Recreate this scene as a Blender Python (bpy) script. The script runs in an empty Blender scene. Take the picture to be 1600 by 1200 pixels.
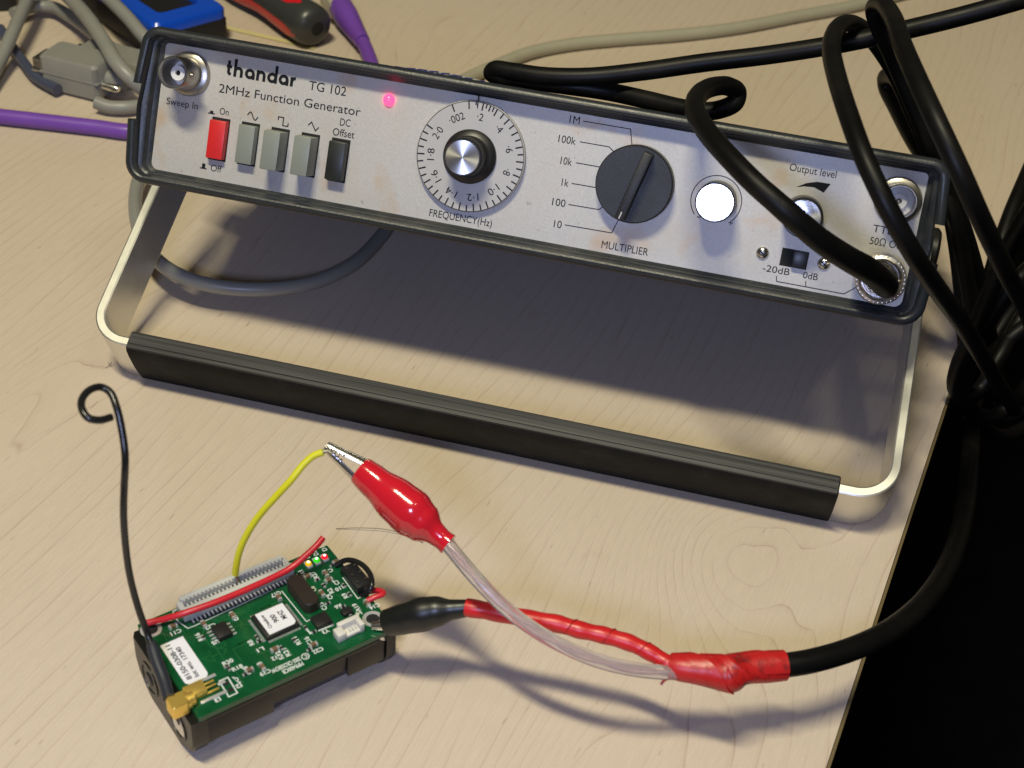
import bpy, bmesh, math, random
from mathutils import Vector, Matrix, Euler

random.seed(7)
S = bpy.context.scene
C = S.collection
K = 0.001          # everything below is written in millimetres
PI = math.pi

# ------------------------------------------------------------------ camera
cam = bpy.data.cameras.new('camera')
cam.sensor_width = 36.0
cam.lens = 2277.18 * 36.0 / 1600.0
cam.clip_start = 0.01
cam.clip_end = 20.0
cam.dof.use_dof = True
cam.dof.focus_distance = 0.455
cam.dof.aperture_fstop = 24.0
co = bpy.data.objects.new('camera', cam)
C.objects.link(co)
co.location = (0.077191, -0.371206, 0.303502)
co.rotation_euler = (0.909, -0.064, 0.241)
S.camera = co

# ------------------------------------------------------------------ light
w = bpy.data.worlds.new('World')
S.world = w
w.use_nodes = True
w.node_tree.nodes['Background'].inputs[0].default_value = (1.0, 0.86, 0.66, 1)
w.node_tree.nodes['Background'].inputs[1].default_value = 0.05

def area_lamp(name, loc, target, sx, sy, power, color):
    l = bpy.data.lights.new(name, 'AREA')
    l.shape = 'RECTANGLE'
    l.size = sx
    l.size_y = sy
    l.energy = power
    l.color = color
    o = bpy.data.objects.new(name, l)
    C.objects.link(o)
    o.location = loc
    d = Vector(target) - Vector(loc)
    o.rotation_euler = d.to_track_quat('-Z', 'Y').to_euler()
    return o

# fluorescent fitting over the bench, a little to the left, and a weaker one farther to the right
tube_lamp = area_lamp('ceiling_tube_lamp', (-0.15, -0.46, 1.40), (-0.02, -0.02, 0.0), 0.36, 0.09, 18.6, (1.0, 0.93, 0.66))
side_lamp = area_lamp('far_ceiling_lamp', (0.75, -0.55, 1.90), (0.06, 0.0, 0.0), 0.30, 0.06, 2.2, (1.0, 0.93, 0.72))
# the weak cool light beside the camera
cool_lamp = area_lamp('camera_flash', (0.040, -0.475, 0.318), (0.02, -0.05, 0.02), 0.075, 0.06, 1.26, (0.43, 0.50, 0.84))

S.view_settings.view_transform = 'Standard'
S.view_settings.look = 'None'
S.view_settings.gamma = 1.0
S.view_settings.exposure = 0.0
S.render.engine = 'CYCLES'

# ------------------------------------------------------------------ materials
def new_mat(name):
    m = bpy.data.materials.new(name)
    m.use_nodes = True
    nt = m.node_tree
    return m, nt, nt.nodes['Principled BSDF']

def mat(name, col, rough=0.5, metal=0.0, var=0.12, scale=120.0, bump=0.0, bscale=900.0, spec=0.5, coat=0.0, dust=None, dust_amt=0.0, dust_scale=60.0, rvar=0.1):
    m, nt, b = new_mat(name)
    N, L = nt.nodes, nt.links
    tc = N.new('ShaderNodeTexCoord')
    nz = N.new('ShaderNodeTexNoise')
    nz.inputs['Scale'].default_value = scale
    nz.inputs['Detail'].default_value = 5
    L.new(tc.outputs['Object'], nz.inputs['Vector'])
    mix = N.new('ShaderNodeMix')
    mix.data_type = 'RGBA'
    mix.inputs[6].default_value = (*[c * (1 - var) for c in col], 1)
    mix.inputs[7].default_value = (*[min(1, c * (1 + var)) for c in col], 1)
    L.new(nz.outputs['Fac'], mix.inputs[0])
    out = mix.outputs[2]
    if dust:
        n2 = N.new('ShaderNodeTexNoise')
        n2.inputs['Scale'].default_value = dust_scale
        n2.inputs['Detail'].default_value = 6
        n2.inputs['Roughness'].default_value = 0.65
        L.new(tc.outputs['Object'], n2.inputs['Vector'])
        mr = N.new('ShaderNodeMapRange')
        mr.inputs[1].default_value = 0.5
        mr.inputs[2].default_value = 0.72
        mr.inputs[4].default_value = dust_amt
        L.new(n2.outputs['Fac'], mr.inputs[0])
        m2 = N.new('ShaderNodeMix')
        m2.data_type = 'RGBA'
        L.new(mr.outputs[0], m2.inputs[0])
        L.new(out, m2.inputs[6])
        m2.inputs[7].default_value = (*dust, 1)
        out = m2.outputs[2]
    L.new(out, b.inputs['Base Color'])
    r = N.new('ShaderNodeMapRange')
    r.inputs[3].default_value = max(0.02, rough - rvar)
    r.inputs[4].default_value = min(1, rough + rvar)
    L.new(nz.outputs['Fac'], r.inputs[0])
    L.new(r.outputs[0], b.inputs['Roughness'])
    b.inputs['Metallic'].default_value = metal
    b.inputs['Specular IOR Level'].default_value = spec
    b.inputs['Coat Weight'].default_value = coat
    b.inputs['Coat Roughness'].default_value = 0.06
    if bump:
        nb = N.new('ShaderNodeTexNoise')
        nb.inputs['Scale'].default_value = bscale
        nb.inputs['Detail'].default_value = 4
        L.new(tc.outputs['Object'], nb.inputs['Vector'])
        bp = N.new('ShaderNodeBump')
        bp.inputs['Strength'].default_value = bump
        bp.inputs['Distance'].default_value = 0.0003
        L.new(nb.outputs['Fac'], bp.inputs['Height'])
        L.new(bp.outputs[0], b.inputs['Normal'])
    return m

def emis(name, col, strength, base=None):
    m, nt, b = new_mat(name)
    b.inputs['Base Color'].default_value = (*(base or col), 1)
    b.inputs['Emission Color'].default_value = (*col, 1)
    b.inputs['Emission Strength'].default_value = strength
    b.inputs['Roughness'].default_value = 0.25
    return m

def math_node(nt, op, a, b=None, c=None):
    n = nt.nodes.new('ShaderNodeMath')
    n.operation = op
    for i, v in enumerate((a, b, c)):
        if v is None:
            continue
        if isinstance(v, (int, float)):
            n.inputs[i].default_value = v
        else:
            nt.links.new(v, n.inputs[i])
    return n.outputs[0]

def wood_material():
    m, nt, b = new_mat('maple_laminate')
    N, L = nt.nodes, nt.links
    tc = N.new('ShaderNodeTexCoord')
    mp = N.new('ShaderNodeMapping')
    mp.inputs['Rotation'].default_value = (0, 0, math.radians(9.8))
    mp.inputs['Scale'].default_value = (1000, 1000, 1000)      # millimetres
    L.new(tc.outputs['Object'], mp.inputs['Vector'])
    sep = N.new('ShaderNodeSeparateXYZ')
    L.new(mp.outputs[0], sep.inputs[0])
    X, Y = sep.outputs[0], sep.outputs[1]
    def noise(sx, sy, detail, rough=0.5, off=0.0):
        mm = N.new('ShaderNodeMapping')
        mm.inputs['Scale'].default_value = (sx, sy, 1)
        mm.inputs['Location'].default_value = (off, off * 1.7, 0)
        L.new(mp.outputs[0], mm.inputs['Vector'])
        t = N.new('ShaderNodeTexNoise')
        t.inputs['Scale'].default_value = 1.0
        t.inputs['Detail'].default_value = detail
        t.inputs['Roughness'].default_value = rough
        L.new(mm.outputs[0], t.inputs['Vector'])
        return t.outputs['Fac']
    f = math_node(nt, 'MULTIPLY', X, 1 / 5.0)
    f = math_node(nt, 'ADD', f, math_node(nt, 'MULTIPLY', noise(1 / 70, 1 / 210, 1.0, 0.4), 7.0))
    f = math_node(nt, 'ADD', f, math_node(nt, 'MULTIPLY', noise(1 / 12, 1 / 80, 1.5, 0.45, 3.1), 1.3))
    # growth figures that the veneer shows
    ca, sa = math.cos(math.radians(9.8)), math.sin(math.radians(9.8))
    for (kx, ky, amp, sx, sy) in ((80.0, -45.0, 7.4, 17.0, 24.0), (-121.0, 280.0, 6.0, 18.0, 50.0), (-150.0, -62.0, 4.5, 11.0, 46.0), (52.0, -165.0, 4.0, 9.0, 40.0)):
        rx, ry = kx * ca - ky * sa, kx * sa + ky * ca
        dx = math_node(nt, 'DIVIDE', math_node(nt, 'SUBTRACT', X, rx), sx)
        dy = math_node(nt, 'DIVIDE', math_node(nt, 'SUBTRACT', Y, ry), sy)
        d2 = math_node(nt, 'ADD', math_node(nt, 'MULTIPLY', dx, dx), math_node(nt, 'MULTIPLY', dy, dy))
        g = math_node(nt, 'EXPONENT', math_node(nt, 'MULTIPLY', d2, -0.5))
        f = math_node(nt, 'ADD', f, math_node(nt, 'MULTIPLY', g, amp))
    fr = math_node(nt, 'FRACT', f)
    ramp = N.new('ShaderNodeValToRGB')
    cr = ramp.color_ramp
    cr.elements[0].position = 0.0
    cr.elements[0].color = (0.0, 0.0, 0.0, 1)
    cr.elements[1].position = 1.0
    cr.elements[1].color = (0.0, 0.0, 0.0, 1)
    for p, v in ((0.45, 0.02), (0.80, 0.07), (0.925, 0.25), (0.96, 1.0), (0.985, 0.3)):
        e = cr.elements.new(p)
        e.color = (v, v, v, 1)
    L.new(fr, ramp.inputs[0])
    linemask = N.new('ShaderNodeMapRange')
    linemask.inputs[1].default_value = 0.36
    linemask.inputs[2].default_value = 0.66
    linemask.inputs[3].default_value = 0.10
    linemask.inputs[4].default_value = 1.0
    L.new(noise(1 / 7, 1 / 46, 3.0, 0.55, 9.0), linemask.inputs[0])
    ln = math_node(nt, 'MULTIPLY', ramp.outputs[0], linemask.outputs[0])
    ln = math_node(nt, 'MULTIPLY', ln, 0.58)
    base = N.new('ShaderNodeMix')
    base.data_type = 'RGBA'
    base.inputs[6].default_value = (0.560, 0.467, 0.368, 1)
    base.inputs[7].default_value = (0.592, 0.500, 0.402, 1)
    L.new(noise(1 / 26, 1 / 160, 3.0, 0.55, 5.0), base.inputs[0])
    # fine fibres and flecks
    fib = N.new('ShaderNodeMapRange')
    fib.inputs[1].default_value = 0.35
    fib.inputs[2].default_value = 0.70
    fib.inputs[3].default_value = 0.955
    fib.inputs[4].default_value = 1.035
    L.new(noise(1 / 0.55, 1 / 9, 3.0, 0.6, 2.0), fib.inputs[0])
    mulf = N.new('ShaderNodeMix')
    mulf.data_type = 'RGBA'
    mulf.blend_type = 'MULTIPLY'
    mulf.inputs[0].default_value = 1.0
    L.new(base.outputs[2], mulf.inputs[6])
    L.new(fib.outputs[0], mulf.inputs[7])
    spk = N.new('ShaderNodeMapRange')
    spk.inputs[1].default_value = 0.3
    spk.inputs[2].default_value = 0.7
    spk.inputs[3].default_value = 0.94
    spk.inputs[4].default_value = 1.06
    L.new(noise(1 / 0.30, 1 / 0.42, 2.0, 0.6, 7.0), spk.inputs[0])
    muls = N.new('ShaderNodeMix')
    muls.data_type = 'RGBA'
    muls.blend_type = 'MULTIPLY'
    muls.inputs[0].default_value = 1.0
    L.new(mulf.outputs[2], muls.inputs[6])
    L.new(spk.outputs[0], muls.inputs[7])
    # a few faint marks and scuffs from use
    scf = N.new('ShaderNodeMapRange')
    scf.inputs[1].default_value = 0.66
    scf.inputs[2].default_value = 0.74
    scf.inputs[3].default_value = 0.0
    scf.inputs[4].default_value = 0.22
    L.new(noise(1 / 16, 1 / 21, 5.0, 0.62, 21.0), scf.inputs[0])
    sc2 = N.new('ShaderNodeMix')
    sc2.data_type = 'RGBA'
    L.new(scf.outputs[0], sc2.inputs[0])
    L.new(muls.outputs[2], sc2.inputs[6])
    sc2.inputs[7].default_value = (0.43, 0.31, 0.23, 1)
    fk = N.new('ShaderNodeMapRange')
    fk.inputs[1].default_value = 0.735
    fk.inputs[2].default_value = 0.80
    fk.inputs[3].default_value = 0.0
    fk.inputs[4].default_value = 0.5
    L.new(noise(1 / 1.6, 1 / 8.5, 1.0, 0.5, 31.0), fk.inputs[0])
    ln = math_node(nt, 'MAXIMUM', ln, fk.outputs[0])
    fin = N.new('ShaderNodeMix')
    fin.data_type = 'RGBA'
    L.new(ln, fin.inputs[0])
    L.new(sc2.outputs[2], fin.inputs[6])
    fin.inputs[7].default_value = (0.300, 0.180, 0.130, 1)
    L.new(fin.outputs[2], b.inputs['Base Color'])
    b.inputs['Roughness'].default_value = 0.55
    b.inputs['Specular IOR Level'].default_value = 0.28
    bp = N.new('ShaderNodeBump')
    bp.inputs['Strength'].default_value = 0.10
    bp.inputs['Distance'].default_value = 0.0002
    L.new(noise(1 / 0.8, 1 / 3.0, 2.0, 0.5, 4.0), bp.inputs['Height'])
    L.new(bp.outputs[0], b.inputs['Normal'])
    return m

def panel_material():
    m, nt, b = new_mat('silver_panel_paint')
    N, L = nt.nodes, nt.links
    tc = N.new('ShaderNodeTexCoord')
    def noise(scale, detail, rough=0.5):
        t = N.new('ShaderNodeTexNoise')
        t.inputs['Scale'].default_value = scale
        t.inputs['Detail'].default_value = detail
        t.inputs['Roughness'].default_value = rough
        L.new(tc.outputs['Object'], t.inputs['Vector'])
        return t.outputs['Fac']
    def mr(src, a, bb, c, d):
        n = N.new('ShaderNodeMapRange')
        for i, v in enumerate((a, bb, c, d)):
            n.inputs[i + 1].default_value = v
        L.new(src, n.inputs[0])
        return n.outputs[0]
    def mixc(fac, a, col):
        n = N.new('ShaderNodeMix')
        n.data_type = 'RGBA'
        L.new(fac, n.inputs[0])
        if isinstance(a, tuple):
            n.inputs[6].default_value = a
        else:
            L.new(a, n.inputs[6])
        n.inputs[7].default_value = col
        return n.outputs[2]
    c = mixc(mr(noise(1400, 2), 0.3, 0.7, 0, 1), (0.47, 0.455, 0.435, 1), (0.53, 0.515, 0.492, 1))
    c = mixc(mr(noise(45, 4, 0.6), 0.50, 0.75, 0, 0.55), c, (0.47, 0.42, 0.34, 1))          # handling grime
    c = mixc(mr(noise(62, 3, 0.55), 0.60, 0.74, 0, 0.6), c, (0.50, 0.34, 0.20, 1))         # rusty stains
    c = mixc(mr(noise(420, 2, 0.5), 0.70, 0.78, 0, 0.45), c, (0.20, 0.17, 0.15, 1))         # specks
    L.new(c, b.inputs['Base Color'])
    b.inputs['Roughness'].default_value = 0.48
    b.inputs['Metallic'].default_value = 0.15
    bp = N.new('ShaderNodeBump')
    bp.inputs['Strength'].default_value = 0.15
    bp.inputs['Distance'].default_value = 0.0002
    L.new(noise(1800, 2), bp.inputs['Height'])
    L.new(bp.outputs[0], b.inputs['Normal'])
    return m

def brushed(name, col, rough=0.28, aniso=0.8):
    m, nt, b = new_mat(name)
    N, L = nt.nodes, nt.links
    b.inputs['Base Color'].default_value = (*col, 1)
    b.inputs['Metallic'].default_value = 1.0
    b.inputs['Roughness'].default_value = rough
    b.inputs['Anisotropic'].default_value = aniso
    tg = N.new('ShaderNodeTangent')
    tg.direction_type = 'RADIAL'
    tg.axis = 'Y'
    L.new(tg.outputs[0], b.inputs['Tangent'])
    return m

M = {}
M['wood'] = wood_material()
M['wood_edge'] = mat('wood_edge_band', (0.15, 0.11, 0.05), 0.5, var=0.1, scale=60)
M['floor'] = mat('unlit_carpet', (0.0055, 0.006, 0.007), 0.95, var=0.5, scale=40, spec=0.0)  # floor that light does not reach: its darkness is put into the colour
M['case'] = mat('charcoal_case_plastic', (0.019, 0.023, 0.028), 0.38, var=0.2, bump=0.2, bscale=1500, dust=(0.10, 0.10, 0.09), dust_amt=0.10, dust_scale=110)
M['ledge'] = mat('dusty_bezel_plastic', (0.019, 0.023, 0.029), 0.38, var=0.2, bump=0.2, bscale=1300, dust=(0.15, 0.14, 0.105), dust_amt=0.24, dust_scale=90)
M['panel'] = panel_material()
M['ink'] = mat('panel_ink', (0.012, 0.013, 0.016), 0.8, var=0.2, spec=0.15)
M['dialplate'] = mat('dial_plate', (0.45, 0.44, 0.435), 0.45, var=0.05, scale=300, metal=0.1)
M['black_plastic'] = mat('black_plastic', (0.013, 0.013, 0.014), 0.38, var=0.2)
M['knob_grey'] = mat('dark_grey_knob', (0.014, 0.015, 0.018), 0.5, var=0.15, bump=0.3, bscale=2000)
M['slot'] = mat('dark_slot', (0.006, 0.007, 0.007), 0.8, var=0.2)
M['red_btn'] = mat('red_button', (0.62, 0.020, 0.022), 0.42, var=0.08)
M['grey_btn'] = mat('grey_button', (0.215, 0.235, 0.210), 0.45, var=0.06)
M['black_btn'] = mat('black_button', (0.016, 0.018, 0.016), 0.4, var=0.2)
M['spun'] = brushed('spun_aluminium', (0.84, 0.83, 0.80))
M['alu'] = mat('brushed_aluminium_strip', (0.80, 0.79, 0.73), 0.44, metal=0.95, var=0.05, scale=250, rvar=0.06)
M['nickel'] = mat('nickel', (0.42, 0.40, 0.36), 0.33, metal=1.0, var=0.15, scale=200, dust=(0.25, 0.20, 0.13), dust_amt=0.3)
M['steel'] = mat('bright_steel', (0.74, 0.73, 0.71), 0.2, metal=1.0, var=0.1)
M['rusty'] = mat('rusty_nickel', (0.74, 0.72, 0.68), 0.32, metal=0.85, var=0.1, dust=(0.25, 0.10, 0.035), dust_amt=0.95, dust_scale=170)
M['insul'] = mat('white_insulator', (0.72, 0.72, 0.74), 0.4, var=0.03)
M['grip'] = mat('ribbed_rubber_grip', (0.008, 0.009, 0.009), 0.6, var=0.25, bump=0.35, bscale=700, spec=0.13, dust=(0.10, 0.095, 0.08), dust_amt=0.12, dust_scale=100)
M['led_red'] = emis('red_led_lit', (1.0, 0.03, 0.10), 4.2, (0.7, 0.05, 0.08))
M['pcb'] = mat('green_solder_mask', (0.003, 0.074, 0.023), 0.24, var=0.45, scale=220, coat=0.3)
M['silk'] = mat('white_silkscreen', (0.62, 0.66, 0.63), 0.6, var=0.05)
M['sticker'] = mat('white_sticker', (0.76, 0.76, 0.80), 0.4, var=0.03)
M['print'] = mat('sticker_print', (0.02, 0.02, 0.025), 0.6)
M['chip'] = mat('chip_epoxy', (0.014, 0.013, 0.013), 0.45, var=0.2, bump=0.2, bscale=3000)
M['brown_chip'] = mat('brown_crystal_can', (0.020, 0.014, 0.010), 0.5, var=0.3)
M['solder'] = mat('solder', (0.80, 0.80, 0.78), 0.25, metal=0.6, var=0.1)
M['cap_brown'] = mat('ceramic_capacitor', (0.16, 0.10, 0.055), 0.4, var=0.3, scale=600)
M['resistor'] = mat('chip_resistor', (0.018, 0.016, 0.016), 0.4)
M['conn'] = mat('ivory_connector', (0.50, 0.50, 0.46), 0.45, var=0.06)
M['white_conn'] = mat('white_connector', (0.62, 0.60, 0.54), 0.45, var=0.06)
M['gold'] = mat('gold_plate', (0.90, 0.62, 0.14), 0.36, metal=0.75, var=0.1)
M['holder'] = mat('battery_holder_plastic', (0.0075, 0.0073, 0.0062), 0.34, var=0.2, spec=0.36, bump=0.15, bscale=500)
M['sleeve'] = mat('heat_shrink_sleeve', (0.022, 0.025, 0.034), 0.5, var=0.2, spec=0.35)
M['black_wire'] = mat('black_wire_enamel', (0.010, 0.010, 0.010), 0.28, var=0.2)
M['red_wire'] = mat('red_wire_insulation', (0.56, 0.018, 0.030), 0.35, var=0.08)
M['yellow_wire'] = mat('yellow_wire_insulation', (0.62, 0.60, 0.015), 0.4, var=0.06)
M['coax'] = mat('black_coax_jacket', (0.0030, 0.0030, 0.0030), 0.45, var=0.3, spec=0.19, dust=(0.026, 0.022, 0.016), dust_amt=0.25, dust_scale=45)
M['red_vinyl'] = mat('glossy_red_vinyl', (0.54, 0.010, 0.022), 0.16, var=0.1, scale=60, coat=0.6, rvar=0.05)
M['black_vinyl'] = mat('black_vinyl', (0.008, 0.009, 0.008), 0.36, var=0.2)
M['red_tape'] = mat('red_tape', (0.54, 0.012, 0.014), 0.36, var=0.12, scale=90, bump=0.5, bscale=260)
M['worn_tape'] = mat('worn_red_tape', (0.47, 0.012, 0.012), 0.40, var=0.15, scale=90, bump=0.8, bscale=260, dust=(0.035, 0.012, 0.010), dust_amt=0.95, dust_scale=230)
M['grey_cable'] = mat('grey_cable_jacket', (0.255, 0.255, 0.235), 0.38, var=0.06)
M['beige_cable'] = mat('beige_cable_jacket', (0.375, 0.355, 0.275), 0.45, var=0.07)
M['grey_hood'] = mat('grey_connector_hood', (0.235, 0.232, 0.215), 0.55, var=0.08)
M['navy_cable'] = mat('navy_cable_jacket', (0.055, 0.065, 0.11), 0.4)
M['purple'] = mat('purple_cable_jacket', (0.165, 0.060, 0.400), 0.38, var=0.06)
M['blue_case'] = mat('blue_case', (0.005, 0.070, 0.56), 0.25, var=0.06)
M['dark_case'] = mat('dark_case', (0.010, 0.010, 0.011), 0.5)
M['handle_grey'] = mat('grey_handle_rubber', (0.040, 0.042, 0.042), 0.33, var=0.1)
M['handle_red'] = mat('red_handle_plastic', (0.60, 0.010, 0.018), 0.35, var=0.06)
M['paper'] = mat('paper', (0.50, 0.51, 0.53), 0.6, var=0.05)
M['yellow_paper'] = mat('yellow_paper', (0.62, 0.55, 0.28), 0.6, var=0.05)
M['blue_ink'] = mat('blue_ink', (0.02, 0.03, 0.22), 0.5)
M['lint'] = mat('lint', (0.10, 0.07, 0.06), 0.8)

def clear_material():
    m, nt, b = new_mat('clear_vinyl_sheath')
    b.inputs['Base Color'].default_value = (0.93, 0.87, 0.84, 1)
    b.inputs['Roughness'].default_value = 0.12
    b.inputs['Transmission Weight'].default_value = 0.80
    b.inputs['IOR'].default_value = 1.28
    return m
M['clear'] = clear_material()
M['braid'] = mat('dull_conductor', (0.42, 0.25, 0.24), 0.5, metal=0.3, var=0.3, scale=500)
M['plug_clear'] = mat('translucent_plug', (0.40, 0.36, 0.28), 0.2, var=0.1)

# ------------------------------------------------------------------ mesh helpers
class MB:
    def __init__(s):
        s.v, s.f = [], []
    def add(s, vs, fs):
        n = len(s.v)
        s.v += [tuple(p) for p in vs]
        s.f += [tuple(i + n for i in f) for f in fs]
        return s
    def box(s, c, size, rot=None, taper=1.0):
        hx, hy, hz = [a / 2 for a in size]
        vs = []
        for z in (-1, 1):
            t = taper if z > 0 else 1.0
            for x, y in ((-1, -1), (1, -1), (1, 1), (-1, 1)):
                p = Vector((x * hx * t, y * hy * t, z * hz))
                if rot is not None:
                    p = rot @ p
                vs.append(p + Vector(c))
        return s.add(vs, [(3, 2, 1, 0), (4, 5, 6, 7), (0, 1, 5, 4), (1, 2, 6, 5), (2, 3, 7, 6), (3, 0, 4, 7)])
    def loft(s, rings, cap0=True, cap1=True, closed=False):
        n = len(rings[0])
        vs = [p for r in rings for p in r]
        fs = []
        m = len(rings)
        for i in range(m - 1 + (1 if closed else 0)):
            a, b = i * n, ((i + 1) % m) * n
            for j in range(n):
                k = (j + 1) % n
                fs.append((a + j, a + k, b + k, b + j))
        if not closed:
            if cap0:
                fs.append(tuple(range(n - 1, -1, -1)))
            if cap1:
                fs.append(tuple((m - 1) * n + j for j in range(n)))
        return s.add(vs, fs)
    def tube(s, pts, r, n=14, caps=True, flat=1.0):
        pts = [Vector(p) for p in pts]
        m = len(pts)
        tang = []
        for i in range(m):
            d = pts[min(i + 1, m - 1)] - pts[max(i - 1, 0)]
            tang.append(d.normalized())
        up = Vector((0, 0, 1)) if abs(tang[0].z) < 0.9 else Vector((1, 0, 0))
        nrm = (up - tang[0] * up.dot(tang[0])).normalized()
        rings = []
        for i in range(m):
            if i:
                nrm = (nrm - tang[i] * nrm.dot(tang[i])).normalized()
            bn = tang[i].cross(nrm)
            ri = r(i / (m - 1)) if callable(r) else r
            rings.append([pts[i] + nrm * (math.cos(a) * ri) + bn * (math.sin(a) * ri * flat) for a in [2 * PI * k / n for k in range(n)]])
        return s.loft(rings, caps, caps)
    def lathe(s, prof, origin, axis, n=32, cap0=True, cap1=True):
        """prof: list of (radius, height along axis)"""
        ax = Vector(axis).normalized()
        ref = Vector((1, 0, 0)) if abs(ax.x) < 0.9 else Vector((0, 0, 1))
        e1 = (ref - ax * ref.dot(ax)).normalized()
        e2 = ax.cross(e1)
        o = Vector(origin)
        rings = [[o + ax * h + e1 * (math.cos(2 * PI * k / n) * r) + e2 * (math.sin(2 * PI * k / n) * r) for k in range(n)] for r, h in prof]
        return s.loft(rings, cap0, cap1)
    def build(s, name, m, parent=None, smooth=35, bevel=0.0, segs=2, mw=None):
        me = bpy.data.meshes.new(name)
        vs = s.v
        if mw is not None:
            vs = [mw @ Vector(v) for v in vs]
        me.from_pydata([(v[0] * K, v[1] * K, v[2] * K) for v in vs], [], s.f)
        me.update()
        bm = bmesh.new()
        bm.from_mesh(me)
        bmesh.ops.recalc_face_normals(bm, faces=bm.faces[:])
        if bevel:
            es = [e for e in bm.edges if len(e.link_faces) == 2 and e.calc_face_angle(0) > 0.6]
            bmesh.ops.bevel(bm, geom=es, offset=bevel * K, segments=segs, affect='EDGES', profile=0.5, clamp_overlap=True)
        bm.to_mesh(me)
        bm.free()
        if smooth:
            me.shade_smooth()
            me.set_sharp_from_angle(angle=math.radians(smooth))
        me.materials.append(M[m] if isinstance(m, str) else m)
        o = bpy.data.objects.new(name, me)
        C.objects.link(o)
        if parent is not None:
            o.parent = parent
        return o

def spline(pts, per=8):
    P = [Vector(p) for p in pts]
    P = [P[0] * 2 - P[1]] + P + [P[-1] * 2 - P[-2]]
    out = []
    for i in range(1, len(P) - 2):
        p0, p1, p2, p3 = P[i - 1], P[i], P[i + 1], P[i + 2]
        # centripetal-ish Catmull-Rom
        t0 = 0.0
        t1 = t0 + max(1e-4, (p1 - p0).length) ** 0.5
        t2 = t1 + max(1e-4, (p2 - p1).length) ** 0.5
        t3 = t2 + max(1e-4, (p3 - p2).length) ** 0.5
        for k in range(per):
            t = t1 + (t2 - t1) * k / per
            a1 = p0 * ((t1 - t) / (t1 - t0)) + p1 * ((t - t0) / (t1 - t0))
            a2 = p1 * ((t2 - t) / (t2 - t1)) + p2 * ((t - t1) / (t2 - t1))
            a3 = p2 * ((t3 - t) / (t3 - t2)) + p3 * ((t - t2) / (t3 - t2))
            b1 = a1 * ((t2 - t) / (t2 - t0)) + a2 * ((t - t0) / (t2 - t0))
            b2 = a2 * ((t3 - t) / (t3 - t1)) + a3 * ((t - t1) / (t3 - t1))
            out.append(b1 * ((t2 - t) / (t2 - t1)) + b2 * ((t - t1) / (t2 - t1)))
    out.append(P[-2])
    return out

def empty(name, loc, rot=(0, 0, 0)):
    o = bpy.data.objects.new(name, None)
    o.empty_display_size = 0.02
    o.location = [a * K for a in loc]
    o.rotation_euler = rot
    C.objects.link(o)
    return o

def tag(o, label, cat, group=None):
    o['label'] = label
    o['category'] = cat
    if group:
        o['group'] = group
    return o

def text_mesh(s, align='LEFT', bold=0.0):
    """flat text as vertices and faces at size 1 (cap height about 0.7)"""
    cu = bpy.data.curves.new('txt', 'FONT')
    cu.body = s
    cu.size = 1.0
    cu.resolution_u = 4
    cu.offset = bold
    cu.align_x = align
    o = bpy.data.objects.new('txt', cu)
    C.objects.link(o)
    dg = bpy.context.evaluated_depsgraph_get()
    me = bpy.data.meshes.new_from_object(o.evaluated_get(dg))
    vs = [tuple(v.co) for v in me.vertices]
    fs = [tuple(p.vertices) for p in me.polygons]
    bpy.data.objects.remove(o)
    bpy.data.meshes.remove(me)
    bpy.data.curves.remove(cu)
    return vs, fs

CAP = 0.729
def text_fit(mb, s, a, b, cap, place, bold=0.0):
    """text whose baseline runs from a to b (2D), cap height in mm; place(x, y) -> 3D"""
    vs, fs = text_mesh(s, bold=bold)
    x0 = min(v[0] for v in vs)
    x1 = max(v[0] for v in vs)
    a, b = Vector(a), Vector(b)
    d = b - a
    wd = d.length
    d.normalize()
    up = Vector((-d.y, d.x))
    sx = wd / (x1 - x0)
    sy = cap / CAP
    out = []
    for v in vs:
        p = a + d * ((v[0] - x0) * sx) + up * (v[1] * sy)
        out.append(place(p.x, p.y))
    mb.add(out, fs)

def ribbon(mb, pts, wd, place, closed=False):
    P = [Vector(p) for p in pts]
    n = len(P)
    L, R = [], []
    for i in range(n):
        if closed:
            a, b = P[(i - 1) % n], P[(i + 1) % n]
            d0 = (P[i] - a).normalized()
            d1 = (b - P[i]).normalized()
        else:
            d0 = (P[i] - P[i - 1]).normalized() if i else (P[1] - P[0]).normalized()
            d1 = (P[i + 1] - P[i]).normalized() if i < n - 1 else d0
        t = (d0 + d1)
        t = t.normalized() if t.length > 1e-6 else d0
        nn = Vector((-t.y, t.x))
        k = 1.0 / max(0.5, abs(t.dot(d0)))
        L.append(P[i] + nn * (wd / 2 * k))
        R.append(P[i] - nn * (wd / 2 * k))
    vs = [place(p.x, p.y) for p in L] + [place(p.x, p.y) for p in R]
    fs = [(i, i + 1, n + i + 1, n + i) for i in range(n - 1)]
    if closed:
        fs.append((n - 1, 0, n, 2 * n - 1))
    mb.add(vs, fs)

def arc(c, r, a0, a1, n=20):
    return [(c[0] + r * math.cos(math.radians(a0 + (a1 - a0) * i / n)), c[1] + r * math.sin(math.radians(a0 + (a1 - a0) * i / n))) for i in range(n + 1)]

# ------------------------------------------------------------------ the bench and the floor
def structure(o):
    o['kind'] = 'structure'
    return o

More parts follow.
